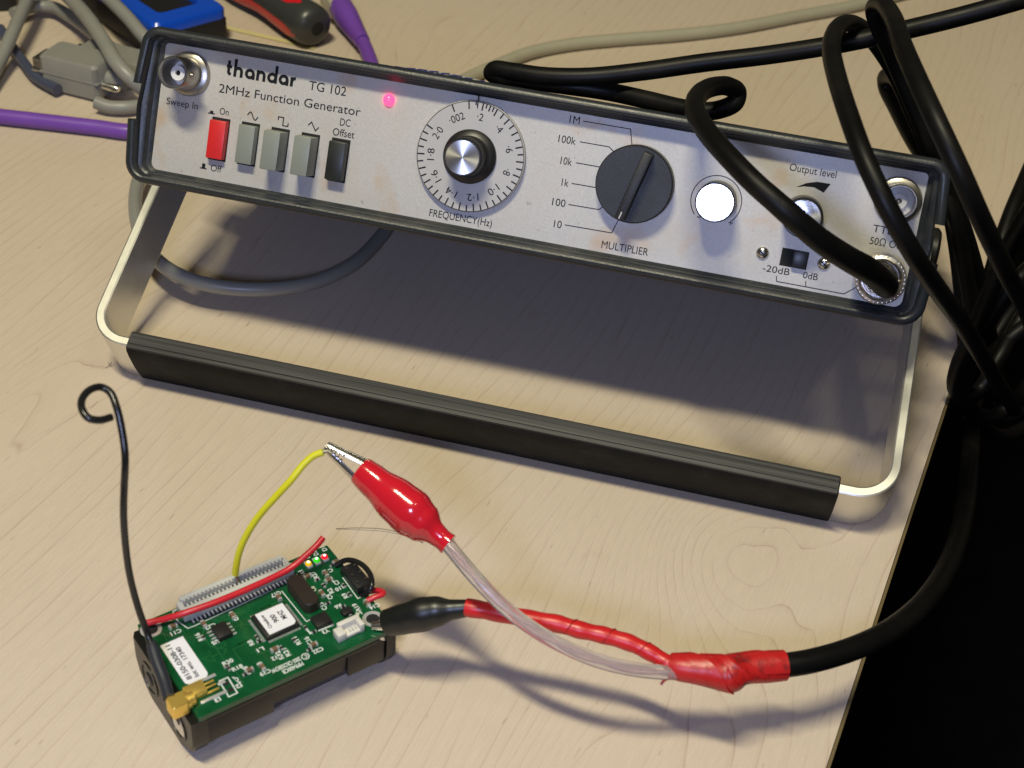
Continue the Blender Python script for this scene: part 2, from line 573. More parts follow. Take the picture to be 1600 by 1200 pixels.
edge = [(88.0, -294.0), (118.6, -118.2), (148.4, 53.7), (178.9, 218.5), (240.0, 548.0), (275.0, 740.0)]
outline = [(-750, 740), (-750, -294)] + edge
bench = MB()
bench.loft([[(x, y, -26) for x, y in outline], [(x, y, 0) for x, y in outline]])
bench_o = structure(bench.build('bench_top', 'wood', smooth=0))
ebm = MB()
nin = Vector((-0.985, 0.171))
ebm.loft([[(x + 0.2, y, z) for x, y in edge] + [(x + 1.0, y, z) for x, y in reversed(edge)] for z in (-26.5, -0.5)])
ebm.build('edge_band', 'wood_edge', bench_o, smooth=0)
fl = MB()
fl.loft([[(x, y, z) for x, y in ((-3000, -3000), (3000, -3000), (3000, 3000), (-3000, 3000))] for z in (-740, -720)])
structure(fl.build('floor', 'floor', smooth=0))

# ------------------------------------------------------------------ function generator
TH, Z0, REC = 0.462, 60.477, 4.438
gen = empty('function_generator', (0, 0, Z0), (-TH, 0, 0))
tag(gen, 'silver-fronted function generator propped on its aluminium carrying handle', 'signal generator')
gen_m = Matrix.Translation((0, 0, Z0)) @ Euler((-TH, 0, 0)).to_matrix().to_4x4()
gen_inv = gen_m.inverted()

def outline_case(inset, y, r=6.0, flare=0.0):
    """rounded six-sided outline: sides bulge slightly at mid height (x, y depth, z)"""
    ht, hb, wm, wt, wb = 49.4 - inset + flare, inset - flare, 127.3 - inset + flare, 124.6 - inset + flare, 125.8 - inset + flare
    if inset > 2.7 and y < 8:
        k_ = min(1.0, (inset - 2.7) / 1.2)
        wm += (124.3 - 127.3) * k_ - 0.05
        wt -= 0.6 * k_
        wb -= 1.4 * k_
    corners = [(-wt, ht, max(0.6, r - inset)), (-wm, 24.0, 8.0), (-wb, hb, max(0.6, r + 1 - inset)), (wb, hb, max(0.6, r + 1 - inset)), (wm, 24.0, 8.0), (wt, ht, max(0.6, r - inset))]
    out = []
    n = len(corners)
    for i, (x, z, rr) in enumerate(corners):
        p = Vector((x, z))
        a = Vector(corners[i - 1][:2]) - p
        b = Vector(corners[(i + 1) % n][:2]) - p
        a.normalize()
        b.normalize()
        half = math.acos(max(-1, min(1, a.dot(b)))) / 2
        t = rr / math.tan(half) if half < 1.5 else 0.5
        c = p + (a + b).normalized() * (rr / math.sin(half)) if half < 1.5 else None
        p0, p1 = p + a * t, p + b * t
        m = 7
        for k in range(m + 1):
            if c is None:
                q = p0.lerp(p1, k / m)
            else:
                u = k / m
                v0, v1 = p0 - c, p1 - c
                q = c + (v0.lerp(v1, u)).normalized() * rr
            out.append((q.x, y, q.y))
    return out

# body shell behind the front frame
body = MB()
body.loft([outline_case(4.6, 5.0), outline_case(4.4, 12.0), outline_case(2.6, 60.0), outline_case(2.2, 134.0), outline_case(3.2, 137.0), outline_case(6.0, 137.6)], cap0=True)
body.build('case_body', 'case', gen)

# front frame (bezel) with a stepped, dusty inner ledge and a side notch for the folded handle
bz = MB()
prof = [(2.9, 9.0), (0.35, 9.0), (0.05, 4.0), (0.0, -0.6), (0.35, -1.7), (1.1, -2.3), (2.0, -2.4), (2.5, -2.1), (2.75, -1.2)]
bz.loft([outline_case(i, d) for i, d in prof], False, False)
bezel = bz.build('bezel', 'case', gen)
lg = MB()
lg.loft([outline_case(i, d) for i, d in ((2.75, -1.2), (2.9, 1.1), (3.4, 1.5), (3.5, 1.8), (3.65, 3.4), (4.0, 3.8), (4.6, 4.3), (4.75, 5.2))], False, False)
ledge = lg.build('bezel_ledge', 'ledge', gen)

def cut(o, boxes):
    bpy.context.view_layer.update()
    bm = bmesh.new()
    bm.from_mesh(o.data)
    for (x0, x1, z0, z1, depth) in boxes:
        for co_, no in (((0, 0, z0 * K), (0, 0, 1)), ((0, 0, z1 * K), (0, 0, 1))):
            bmesh.ops.bisect_plane(bm, geom=bm.verts[:] + bm.edges[:] + bm.faces[:], plane_co=co_, plane_no=no, dist=1e-7)
        kill = []
        for f in bm.faces:
            c = f.calc_center_median() / K
            if z0 < c.z < z1 and x0 < c.x < x1 and c.y < depth:
                kill.append(f)
        bmesh.ops.delete(bm, geom=kill, context='FACES')
    bm.to_mesh(o.data)
    bm.free()
cut(bezel, [(-140, -123.6, 19.5, 31.0, 9.6), (123.6, 140, 19.5, 31.0, 9.6)])
# little end walls that close the notch
for sx in (-1, 1):
    nw = MB()
    for z in (19.5, 31.0):
        nw.box((sx * 125.2, 4.4, z + (-0.25 if z < 25 else 0.25)), (2.0, 8.6, 0.5))
    nw.build('notch_wall', 'case', gen, bevel=0.15)

# front panel sheet
pn = MB()
pin = outline_case(4.2, REC, 6.4)
pn.loft([[(x, REC + 1.5, z) for x, y, z in pin], [(x, REC, z) for x, y, z in pin]])
panel = pn.build('front_panel', 'panel', gen, smooth=0)

def pl(u, v):
    return (u, REC - 0.07, v)

def on_panel(n):
    return lambda u, v: (u, REC - n, v)

def lettering(s, a, b, cap, m='ink', bold=0.0):
    mb = MB()
    text_fit(mb, s, a, b, cap, pl, bold)
    return mb.build('lettering', m, panel, smooth=0)

# maker's wordmark, drawn with thick round strokes
def wordmark():
    mb = MB()
    a, b = Vector((-98.28, 37.91)), Vector((-75.03, 37.92))
    total = (b - a).length
    d = (b - a).normalized()
    up = Vector((-d.y, d.x))
    xh, asc, st = 3.25, 5.5, 0.95
    r = xh / 2 - st / 2
    # widths of the seven letters in stroke units, scaled to the full width
    pos = 0.0
    items = []
    def sub(pts, closed=False):
        items.append((pts, closed))
    x = 0.6
    sub([(x, 4.7), (x, 1.15), (x + 0.25, 0.7), (x + 0.8, 0.47)])
    sub([(x - 0.75, 2.85), (x + 1.0, 2.85)])
    x = 2.75
    sub([(x, asc), (x, 0)])
    sub([(x, 1.5)] + arc((x + 1.05, 1.72), 1.05, 180, 0, 12) + [(x + 2.1, 0)])
    x = 6.45
    sub(arc((x + r, xh / 2), r, 0, 360, 24)[:-1], True)
    sub([(x + 2 * r + 0.05, xh / 2 + 0.2), (x + 2 * r + 0.05, 0)])
    x = 10.2
    sub([(x, xh), (x, 0)])
    sub([(x, 1.5)] + arc((x + 1.05, 1.72), 1.05, 180, 0, 12) + [(x + 2.1, 0)])
    x = 13.75
    sub(arc((x + r, xh / 2), r, 0, 360, 24)[:-1], True)
    sub([(x + 2 * r + 0.05, asc), (x + 2 * r + 0.05, 0.0)])
    x = 17.5
    sub(arc((x + r, xh / 2), r, 0, 360, 24)[:-1], True)
    sub([(x + 2 * r + 0.05, xh / 2 + 0.2), (x + 2 * r + 0.05, 0)])
    x = 21.3
    sub([(x, 2.9), (x, 0)])
    sub([(x, 1.4)] + arc((x + 1.15, 1.42), 1.15, 180, 85, 8))
    w_all = 22.9
    sc = total / w_all
    def place(px, py):
        q = a + d * (px * sc) + up * py
        return pl(q.x, q.y)
    for k, (pts, cl) in enumerate(items):
        ribbon(mb, pts, st, lambda px, py, k=k: (place(px, py)[0], place(px, py)[1] - 0.004 * (k % 3), place(px, py)[2]), cl)
    return mb.build('lettering', 'ink', panel, smooth=0)
wordmark()

lettering('TG 102', (-70.85, 37.91), (-58.71, 37.86), 2.95)
lettering('2MHz Function Generator', (-100.08, 32.3), (-53.16, 32.57), 2.85)
lettering('Sweep In', (-117, 25.76), (-106.37, 25.8), 2.25)
lettering('On', (-98.94, 25.54), (-95.93, 25.6), 2.2)
lettering('Off', (-99.62, 7.38), (-95.92, 7.41), 2.2)
lettering('DC', (-59.25, 28.69), (-55.94, 28.77), 2.4)
lettering('Offset', (-61.17, 25.38), (-54.11, 25.45), 2.4)
lettering('FREQUENCY(Hz)', (-26.59, 5.98), (-6.45, 6.14), 2.35)
lettering('MULTIPLIER', (28.39, 6), (42.87, 6.13), 2.4)
lettering('1M', (12.08, 41.51), (15.18, 41.55), 2.4)
lettering('100k', (9.69, 35.27), (15.08, 35.31), 2.4)
lettering('10k', (11.45, 28.89), (15.01, 28.92), 2.4)
lettering('1k', (12.93, 22.46), (15.06, 22.48), 2.4)
lettering('100', (11.05, 16.13), (15.18, 16.19), 2.4)
lettering('10', (12.73, 9.52), (15.15, 9.56), 2.4)
lettering('Output level', (79.55, 38.81), (93.39, 38.83), 2.3)
lettering('Offset', (55.33, 39.88), (64.4, 39.89), 2.3)
lettering('-20dB', (77.66, 8.04), (85.77, 8.12), 2.1)
lettering('0dB', (89.81, 8.12), (94.22, 8.17), 2.1)
lettering('TTL', (106.98, 25.32), (112.81, 25.33), 2.3)
lettering('50\u03a9 Out', (106.88, 21.64), (116.97, 21.67), 2.3)
lettering('-', (55.38, 19.83), (56.46, 19.82), 2.2)
lettering('+', (64.93, 19.41), (66.29, 19.42), 2.2)

# printed lines, symbols and scale arcs
def printed(name, pts, wd, place):
    mb = MB()
    ribbon(mb, pts, wd, place)
    return mb.build(name, 'ink', panel, smooth=0)
for k, pts in enumerate((
    [(16.22, 42.73), (30.82, 42.78), (32.23, 37.74)],
    [(16.27, 36.47), (25.39, 36.49), (27.24, 35.14)],
    [(16.17, 30.07), (24.18, 30.07)],
    [(16.03, 23.7), (24.32, 23.75)],
    [(16.11, 17.21), (25.55, 17.34), (27.04, 18.66)],
    [(16.05, 10.88), (30.77, 11.04), (32.05, 15.21)],
    [(82.07, 7.29), (82.49, 5.68), (102.72, 5.67), (107.45, 9.73)],
    [(90.93, 7.39), (91.25, 5.82)])):
    printed('leader_line', pts, 0.26, lambda u, v, k=k: (u, REC - 0.07 - 0.003 * k, v))
KB = (60.12, 26.14)
printed('knob_arc', arc(KB, 7.6, 222, -42, 40), 0.26, pl)
printed('dial_cursor', [(-16.45, 45.38), (-16.21, 41.33)], 0.3, on_panel(2.75))

def at_sym(c, f):
    return [(c[0] + x, c[1] + y) for x, y in f]
sine = [(1.75 * (i / 12 - 1) , 1.15 * math.sin(i / 12 * PI)) for i in range(25)]
printed('wave_symbol', at_sym((-87.88, 26.79), sine), 0.34, pl)
printed('wave_symbol', at_sym((-77.7, 26.77), [(-1.7, 0.2), (-1.7, 1.25), (0, 1.25), (0, -1.25), (1.7, -1.25), (1.7, -0.2)]), 0.34, pl)
printed('wave_symbol', at_sym((-67.67, 26.93), [(-1.75, 0.1), (-0.8, 1.25), (0.8, -1.25), (1.75, 0.0)]), 0.34, pl)
for c, tall in (((-101.59, 25.75), 0.0), ((-102.1, 8.15), 0.7)):
    q = at_sym(c, [(-1.15, -0.6), (1.15, -0.6), (1.15, -0.25), (0.55, -0.25), (0.55, 0.45 + tall), (-0.55, 0.45 + tall), (-0.55, -0.25), (-1.15, -0.25)])
    sy_ = MB()
    sy_.add([pl(*p) for p in q], [(0, 1, 2, 3, 6, 7), (3, 4, 5, 6)])
    sy_.build('button_symbol', 'ink', panel, smooth=0)
wedge = [(82.57, 34.29), (85.27, 35.99), (88.31, 36.91), (92.27, 36.96), (90.78, 34.1), (87.71, 35.18), (84.72, 34.94)]
sy_ = MB()
sy_.add([pl(*p) for p in wedge], [(0, 1, 6), (1, 2, 5, 6), (2, 3, 4, 5)])
sy_.build('level_wedge', 'ink', panel, smooth=0)

# push buttons
def push_button(c_right, proud, m, label=None):
    u, v = c_right[0] - 2.85, c_right[1]
    mb = MB()
    mb.box((u, REC - proud / 2 + 1.5, v), (5.5, proud + 3, 12.1))
    b = mb.build('push_button', m, gen, bevel=0.35)
    s = MB()
    hw, hh = 3.05, 6.65
    s.add([(u - hw, REC - 0.05, v - hh), (u + hw, REC - 0.05, v - hh), (u + hw, REC - 0.05, v + hh + 0.25), (u - hw, REC - 0.05, v + hh + 0.25)], [(0, 1, 2, 3)])
    s.build('button_slot', 'slot', b, smooth=0)
    b['label'] = label
push_button((-95.22, 17.6), 2.9, 'red_btn', 'red power push button')
push_button((-85.27, 17.76), 3.4, 'grey_btn', 'grey push button pressed half in under the sine mark')
push_button((-75.3, 17.69), 7.8, 'grey_btn', 'grey push button standing proud under the square wave mark')
push_button((-65.27, 17.72), 7.8, 'grey_btn', 'grey push button standing proud under the triangle mark')
push_button((-55.25, 17.79), 3.9, 'black_btn', 'black push button')

# panel lamp
lu, lv = (-44.72, 39.05)
ld = MB()
ld.lathe([(1.9, 0), (1.85, 0.5), (1.5, 1.2), (0.9, 1.65), (0.2, 1.8)], (lu, REC, lv), (0, -1, 0), 24)
ld.build('indicator_lamp', 'led_red', gen)

# frequency dial
du, dv = (-16.14, 26.38)
dial = MB()
dial.lathe([(16.9, -0.2), (17.1, 0.4), (17.1, 2.0), (16.8, 2.3)], (du, REC, dv), (0, -1, 0), 96)
dial = dial.build('frequency_dial', 'dialplate', gen, smooth=30)
dm = MB()
D_N = 2.36
def dial_place(u, v):
    return (u, REC - D_N, v)
ribbon(dm, arc((du, dv), 16.72, 0, 360, 90)[:-1], 0.16, dial_place, True)
def tick(ang, length, wd=0.42):
    a = math.radians(90 - ang)
    c, s = math.cos(a), math.sin(a)
    ribbon(dm, [(du + c * 16.6, dv + s * 16.6), (du + c * (16.6 - length), dv + s * (16.6 - length))], wd, lambda u, v: (u, REC - D_N - 0.02, v))
for k in range(37):
    tick(5.5 + 8.07 * k, 2.2 if k % 2 == 0 else 1.75, 0.42)
for a_, l_ in ((-10.4, 2.2), (-2.5, 0.9), (-29.0, 2.2), (9.5, 1.2), (17.5, 1.4)):
    tick(a_, l_, 0.4)
dm.build('scale_marks', 'ink', dial, smooth=0)
nm = MB()
for s, k in (('\u00b7002', None), ('\u00b72', 0), ('\u00b74', 4), ('\u00b76', 8), ('\u00b78', 12), ('1\u00b70', 16), ('1\u00b72', 20), ('1\u00b74', 24), ('1\u00b76', 28), ('1\u00b78', 32), ('2\u00b70', 36)):
    ang = -29.0 if k is None else 5.5 + 8.07 * k
    a = math.radians(90 - ang)
    outv = Vector((math.cos(a), math.sin(a)))
    right = Vector((outv.y, -outv.x))
    wd = 4.9 if k is None else (2.0 if k < 16 else 3.6)
    base = Vector((du, dv)) + outv * 11.3
    text_fit(nm, s, base - right * wd / 2, base + right * wd / 2, 2.35, lambda u, v: (u, REC - D_N - 0.01, v))
nm.build('scale_numbers', 'ink', dial, smooth=0)
kn = MB()
rings = []
for r, h in ((8.3, 2.3), (8.3, 3.4), (7.9, 3.9), (6.4, 4.5), (6.05, 5.2), (5.95, 12.4), (5.5, 12.9)):
    ring = []
    for i in range(96):
        rr = r - (0.16 if (i % 2 and h > 4.5 and h < 12.6) else 0.0)
        ring.append((du + rr * math.cos(2 * PI * i / 96), REC - h, dv + rr * math.sin(2 * PI * i / 96)))
    rings.append(ring)
kn.loft(rings)
kn.build('knob', 'black_plastic', dial, smooth=30)

def spun_cap(name, u, v, n, r, parent, ht=0.4):
    mb = MB()
    mb.lathe([(r * 0.98, -0.3), (r, 0.0), (r, ht * 0.6), (r - 0.15, ht), (0.4, ht + 0.05)], (0, 0, 0), (0, -1, 0), 64)
    o = mb.build(name, 'spun', parent, smooth=30)
    o.location = (u * K, (REC - n) * K, v * K)
    return o
spun_cap('knob_cap', du, dv, 12.85, 5.25, dial)

# range (multiplier) switch knob with its raised grip bar
mu, mv = (35.35, 27)
mk = MB()
mk.lathe([(11.6, 0.3), (11.8, 0.8), (11.7, 5.4), (11.3, 6.0), (0.5, 6.0)], (mu, REC, mv), (0, -1, 0), 72)
multi = mk.build('range_knob', 'knob_grey', gen, smooth=30)
gb = MB()
pa, pb = Vector((38.49, 37)), Vector((33.15, 16.22))
dd = (pb - pa).normalized()
ln_ = (pb - pa).length
mid = (pa + pb) / 2
ang = math.atan2(dd.y, dd.x)
rot = Matrix.Rotation(-ang, 3, 'Y')
gb.box((mid.x, REC - 8.4, mid.y), (ln_, 6.0, 3.0), rot)
gbo = gb.build('grip_bar', 'knob_grey', multi, bevel=0.5)
pm = MB()
e = pb - dd * 2.6
ribbon(pm, [e, e + dd * 2.2], 0.35, on_panel(11.46))
pm.build('pointer_mark', 'panel', multi, smooth=0)

# two small knobs with spun aluminium caps
for (uv, cap_r) in (((60.3, 26.31), 5.55), ((86.06, 26.51), 5.2)):
    mb = MB()
    mb.lathe([(5.9, 0.2), (6.0, 0.6), (5.85, 11.6), (5.6, 11.9)], (uv[0], REC, uv[1]), (0, -1, 0), 64)
    k_ = mb.build('small_knob', 'black_plastic', gen, smooth=30)
    spun_cap('knob_cap', uv[0], uv[1], 11.9, cap_r, k_)

# sockets
def bnc_socket(uv, reach, lugs=True):
    u, v = uv
    o = (u, REC, v)
    fl_ = MB()
    fl_.lathe([(7.0, 0), (7.0, 0.5), (6.5, 1.6), (5.6, 2.0), (4.95, 2.1), (4.95, reach - 0.3), (4.75, reach), (4.45, reach), (4.35, reach - 0.4), (4.3, 3.0)], o, (0, -1, 0), 48, True, False)
    s = fl_.build('socket', 'nickel', gen, smooth=40)
    if lugs:
        lg_ = MB()
        for sx in (-1, 1):
            lg_.lathe([(0.95, 0), (0.95, 1.1), (0.6, 1.3)], (u + sx * 4.7, REC - reach + 3.2, v), (sx, 0, 0), 16)
        lg_.build('bayonet_lug', 'nickel', s)
    ins = MB()
    ins.lathe([(4.3, 2.0), (4.3, 3.0), (2.3, 3.1), (2.3, reach - 4.2), (0.85, reach - 4.2), (0.8, 3.4)], o, (0, -1, 0), 40, True, False)
    ins.build('insulator', 'insul', s, smooth=40)
    pin = MB()
    pin.lathe([(0.82, 2.5), (0.82, reach - 5.2), (0.5, reach - 4.9), (0.1, reach - 4.8)], o, (0, -1, 0), 16)
    pin.build('centre_pin', 'slot' if lugs else 'nickel', s)
    return s
s1 = bnc_socket((-110.38, 36.35), 13.5)
s1['label'] = 'sweep input socket'
s2 = bnc_socket((112.27, 35.63), 9.0, False)
s2['label'] = 'logic output socket'
s3 = bnc_socket((111.3, 12.99), 12.0)
s3['label'] = 'main output socket'

# slide switch and its two screws
sw = MB()
su0, sv0 = (82.24, 12.72)
su1, sv1 = (90.32, 14.12)
cu, cv = (su0 + su1) / 2, (sv0 + sv1) / 2 - 0.1
hw, hh = (su1 - su0) / 2, 2.7
sw.add([(cu - hw, REC - 0.06, cv - hh), (cu + hw, REC - 0.06, cv - hh), (cu + hw, REC - 0.06, cv + hh), (cu - hw, REC - 0.06, cv + hh)], [(0, 1, 2, 3)])
swo = sw.build('slide_switch', 'slot', gen, smooth=0)
sl = MB()
sl.box((cu + hw * 0.42, REC - 0.9, cv), (hw * 1.1, 1.8, hh * 1.9))
sl.build('slider', 'black_plastic', swo, bevel=0.25)
for p in ((76.7, 13.35), (95.14, 13.46)):
    sc_ = MB()
    sc_.lathe([(2.0, 0), (1.95, 0.4), (1.5, 0.95), (0.7, 1.2), (0.1, 1.25)], (p[0], REC, p[1]), (0, -1, 0), 24)
    so = sc_.build('panel_screw', 'steel', gen)
    sl_ = MB()
    sl_.box((p[0], REC - 1.2, p[1]), (2.4, 0.25, 0.45), Matrix.Rotation(0.6, 3, 'Y'))
    sl_.build('screw_slot', 'slot', so)

# carrying handle: bent aluminium strip, black pivots and ribbed grip
HW, YB, ZB, LA = 129.5, -31.8, 19.4, 0.432
leg_d = Vector((0, math.cos(LA), math.sin(LA)))
nrm_d = Vector((0, math.sin(LA), -math.cos(LA)))          # across the strip, downwards
HLEN = 99.0
def handle_path(off, rad):
    """U-shaped path in the handle plane: (x, distance along the legs)"""
    hw_ = HW - off
    pts = [(-hw_, HLEN), (-hw_, 60.0)]
    r = rad - off
    pts += [(-hw_ + r - r * math.cos(a), off + r - r * math.sin(a)) for a in [PI / 2 * i / 10 for i in range(11)]]
    pts += [(hw_ - r + r * math.sin(a), off + r - r * math.cos(a)) for a in [PI / 2 * i / 10 for i in range(11)]]
    pts += [(hw_, 60.0), (hw_, HLEN)]
    return pts
TK, SWD = 3.1, 20.6
org = Vector((0, YB, ZB))
def hp(x, t, n):
    return gen_inv @ (org + Vector((x, 0, 0)) + leg_d * t + nrm_d * n)
outer, inner = handle_path(0, 12.5), handle_path(TK, 12.5)
hm = MB()
rings = []
for (xo, to), (xi, ti) in zip(outer, inner):
    rings.append([hp(xo, to, 0.25), hp(xo, to, SWD), hp(xi, ti, SWD), hp(xi, ti, 0.25), hp(xi + (xo - xi) * 0.15, ti + (to - ti) * 0.15, 0), hp(xo + (xi - xo) * 0.15, to + (ti - to) * 0.15, 0)])
hm.loft(rings)
handle = hm.build('carrying_handle', 'alu', gen, smooth=18)
# grip: moulded rubber sleeve round the bar with lengthwise ridges
gp = MB()
gx0, gx1 = -114.3, 112.2
sec = [(-0.9, -0.9), (TK / 2 - 0.4, -1.25), (TK + 1.5, -1.1), (TK + 2.1, -0.3), (TK + 2.1, SWD - 1.8), (TK + 1.2, SWD - 0.4), (0.0, SWD - 0.2), (-1.1, SWD - 0.8), (-1.8, SWD - 6.0), (-2.0, SWD * 0.5), (-1.9, 4.0), (-1.6, 0.6)]
def grip_ring(x, s, sh=0.0):
    return [hp(x + sh * (n_ / SWD), t_ if s == 1 else 1.4 + (t_ - 1.4) * s, n_ if s == 1 else 10 + (n_ - 10) * s) for t_, n_ in sec]
xs = [gx0 + (gx1 - gx0) * i / 24 for i in range(25)]
gp.loft([grip_ring(gx0 - 0.3, 0.93)] + [grip_ring(x, 1) for x in xs] + [grip_ring(gx1 + 0.3, 0.93)])
grip = gp.build('grip', 'grip', handle, smooth=28)
def streaked(name, col, streak, rough):
    m, nt, b = new_mat(name)
    N, L = nt.nodes, nt.links
    tc = N.new('ShaderNodeTexCoord')
    mp = N.new('ShaderNodeMapping')
    mp.inputs['Scale'].default_value = (14, 1500, 1500)
    L.new(tc.outputs['Object'], mp.inputs['Vector'])
    nz = N.new('ShaderNodeTexNoise')
    nz.inputs['Scale'].default_value = 1.0
    nz.inputs['Detail'].default_value = 4
    L.new(mp.outputs[0], nz.inputs['Vector'])
    mr = N.new('ShaderNodeMapRange')
    mr.inputs[1].default_value = 0.40
    mr.inputs[2].default_value = 0.72
    L.new(nz.outputs['Fac'], mr.inputs[0])
    mx = N.new('ShaderNodeMix')
    mx.data_type = 'RGBA'
    mx.inputs[6].default_value = (*col, 1)
    mx.inputs[7].default_value = (*streak, 1)
    L.new(mr.outputs[0], mx.inputs[0])
    L.new(mx.outputs[2], b.inputs['Base Color'])
    b.inputs['Roughness'].default_value = rough
    b.inputs['Specular IOR Level'].default_value = 0.3
    return m
M['streaked_grip'] = streaked('streaked_rubber', (0.014, 0.015, 0.016), (0.060, 0.060, 0.058), 0.5)  # dark rubber with paler lengthwise streaks, for the top of the grip
wt_ = MB()
wsec = [(-1.15, -0.45), (-0.9, -1.05), (TK / 2 - 0.4, -1.42), (TK + 1.5, -1.26), (TK + 1.9, -0.6), (TK + 1.2, -0.3), (0, -0.3)]
wt_.loft([[hp(x + (0.15 if x < 0 else -0.15) * (abs(x) > 110), t_, n_) for t_, n_ in wsec] for x in xs])
wt_.build('streaked_top', 'streaked_grip', handle, smooth=40)
rb = MB()
for t_, n_, r_ in ((0.4, -1.38, 0.13), (3.0, -1.42, 0.13)):
    pts = [hp(gx0 + 0.4 + (gx1 - gx0 - 0.8) * i / 30, t_, n_) for i in range(31)]
    rb.tube(pts, r_, 6)
rb.build('grip_ridge', 'streaked_grip', handle, smooth=60)
for sx in (-1, 1):
    pv = MB()
    c = gen_inv @ (org + Vector((sx * (HW - TK), 0, 0)) + leg_d * (HLEN - 1.0) + nrm_d * (SWD / 2))
    pv.lathe([(10.3, -2.0), (10.3, 0.0)], c, (sx, 0, 0), 32)
    pv.lathe([(8.0, TK), (8.0, TK + 2.0), (7.0, TK + 3.0)], c, (sx, 0, 0), 32)
    pv.build('pivot_boss', 'black_plastic', handle, smooth=35)

# ------------------------------------------------------------------ slip of paper on top of the case
ps = MB()
g0 = []
for i in range(13):
    u = -66 + 42.0 * i / 12
    lift = 1.0 + 1.3 * math.sin(PI * i / 12)
    g0.append((u, lift))
vs, fs = [], []
for j, wv in enumerate((46.0, 60.0, 74.0)):
    for (u, lift) in g0:
        for dz in (0.0, 0.12):
            vs.append(gen_m @ Vector((u, wv, 47.35 + lift * (0.3 + 0.35 * j) + dz)))
nrow = 26
for j in range(2):
    for i in range(12):
        a = j * nrow + 2 * i
        b = a + nrow
        fs += [(a + 1, a + 3, b + 3, b + 1), (a, b, b + 2, a + 2)]
for j in (0, 2):
    for i in range(12):
        a = j * nrow + 2 * i
        fs.append((a, a + 2, a + 3, a + 1))
ps.add(vs, fs)
slip = ps.build('paper_slip', 'paper', smooth=50)
tag(slip, 'curled white paper slip with blue print on top of the generator case', 'paper')
pk = MB()
random.seed(3)
for i in range(9):
    i0 = 0.6 + 1.2 * i
    u = -66 + 42.0 * i0 / 12
    lift = 1.0 + 1.3 * math.sin(PI * i0 / 12)
    for j in range(3):
        c = gen_m @ Vector((u, 50 + 8 * j, 47.35 + lift * (0.42 + 0.2 * j) + 0.3))
        pk.box(c, (2.6 + random.random(), 4.0, 0.05), Euler((-TH + 0.1, 0, random.uniform(-.3, .3))).to_matrix())
pk.build('blue_print', 'blue_ink', slip, smooth=0)

# ------------------------------------------------------------------ radio sensor board on its battery holder
MX, MY, MZ, MA = -28.578, -130.597, 19.002, 0.857
node = empty('sensor_board', (MX, MY, 0), (0, 0, MA))
tag(node, 'green radio circuit board on a black two-cell battery holder', 'circuit board')
node_m = Matrix.Translation((MX, MY, 0)) @ Matrix.Rotation(MA, 4, 'Z')
node_inv = node_m.inverted()
BA, BB = 27.85, 17.88
PT = 1.6

def rrect(x0, x1, y0, y1, r, n=5, which=(1, 1, 1, 1)):
    out = []
    for k, (cx, cy, a0) in enumerate(((x1, y1, 0), (x0, y1, 90), (x0, y0, 180), (x1, y0, 270))):
        rr = r if which[k] else 0.02
        sx = -1 if cx == x1 else 1
        sy = -1 if cy == y1 else 1
        for i in range(n + 1):
            a = math.radians(a0 + 90 * i / n)
            out.append((cx + sx * rr + rr * math.cos(a), cy + sy * rr + rr * math.sin(a)))
    return out

pb_ = MB()
ol = rrect(-BA, BA, -BB, BB, 0.6)
pb_.loft([[(x, y, MZ - PT) for x, y in ol], [(x, y, MZ) for x, y in ol]])
board = pb_.build('board', 'pcb', node, smooth=0)
# copper traces under the mask
tr = MB()
random.seed(11)
for i in range(46):
    x, y = random.uniform(-26, 25), random.uniform(-16, 16)
    pts = [(x, y)]
    for k in range(3):
        ax, ay = random.choice(((1, 0), (0, 1), (0.7, 0.7), (-0.7, 0.7), (-1, 0), (0, -1)))
        l_ = random.uniform(1.2, 5)
        nx, ny = pts[-1][0] + ax * l_, pts[-1][1] + ay * l_
        if abs(nx) > 27 or abs(ny) > 17 or (len(pts) > 1 and (Vector((nx, ny)) - Vector(pts[-2])).length < 1.0):
            break
        pts.append((nx, ny))
    if len(pts) > 1:
        ribbon(tr, pts, 0.28, lambda px, py, i=i: (px, py, MZ + 0.012 + 0.0006 * i))
M['trace'] = mat('masked_copper', (0.012, 0.105, 0.030), 0.3, var=0.3, coat=0.3)
tr.build('traces', 'trace', board, smooth=0)

def bz_(h):
    return lambda x, y: (x, y, MZ + h)

# mounting holes
for c in ((-25.49, 14.5), (24.42, -12.27)):
    ho = MB()
    ho.lathe([(1.75, 0.03), (2.75, 0.06), (2.75, 0.0)], (c[0], c[1], MZ), (0, 0, 1), 32, False, False)
    hh_ = ho.build('mounting_ring', 'solder', board)
    hb = MB()
    hb.lathe([(1.75, 0.02), (1.74, 0.025)], (c[0], c[1], MZ), (0, 0, 1), 32, False, True)
    hb.build('mounting_hole', 'slot', board, smooth=0)

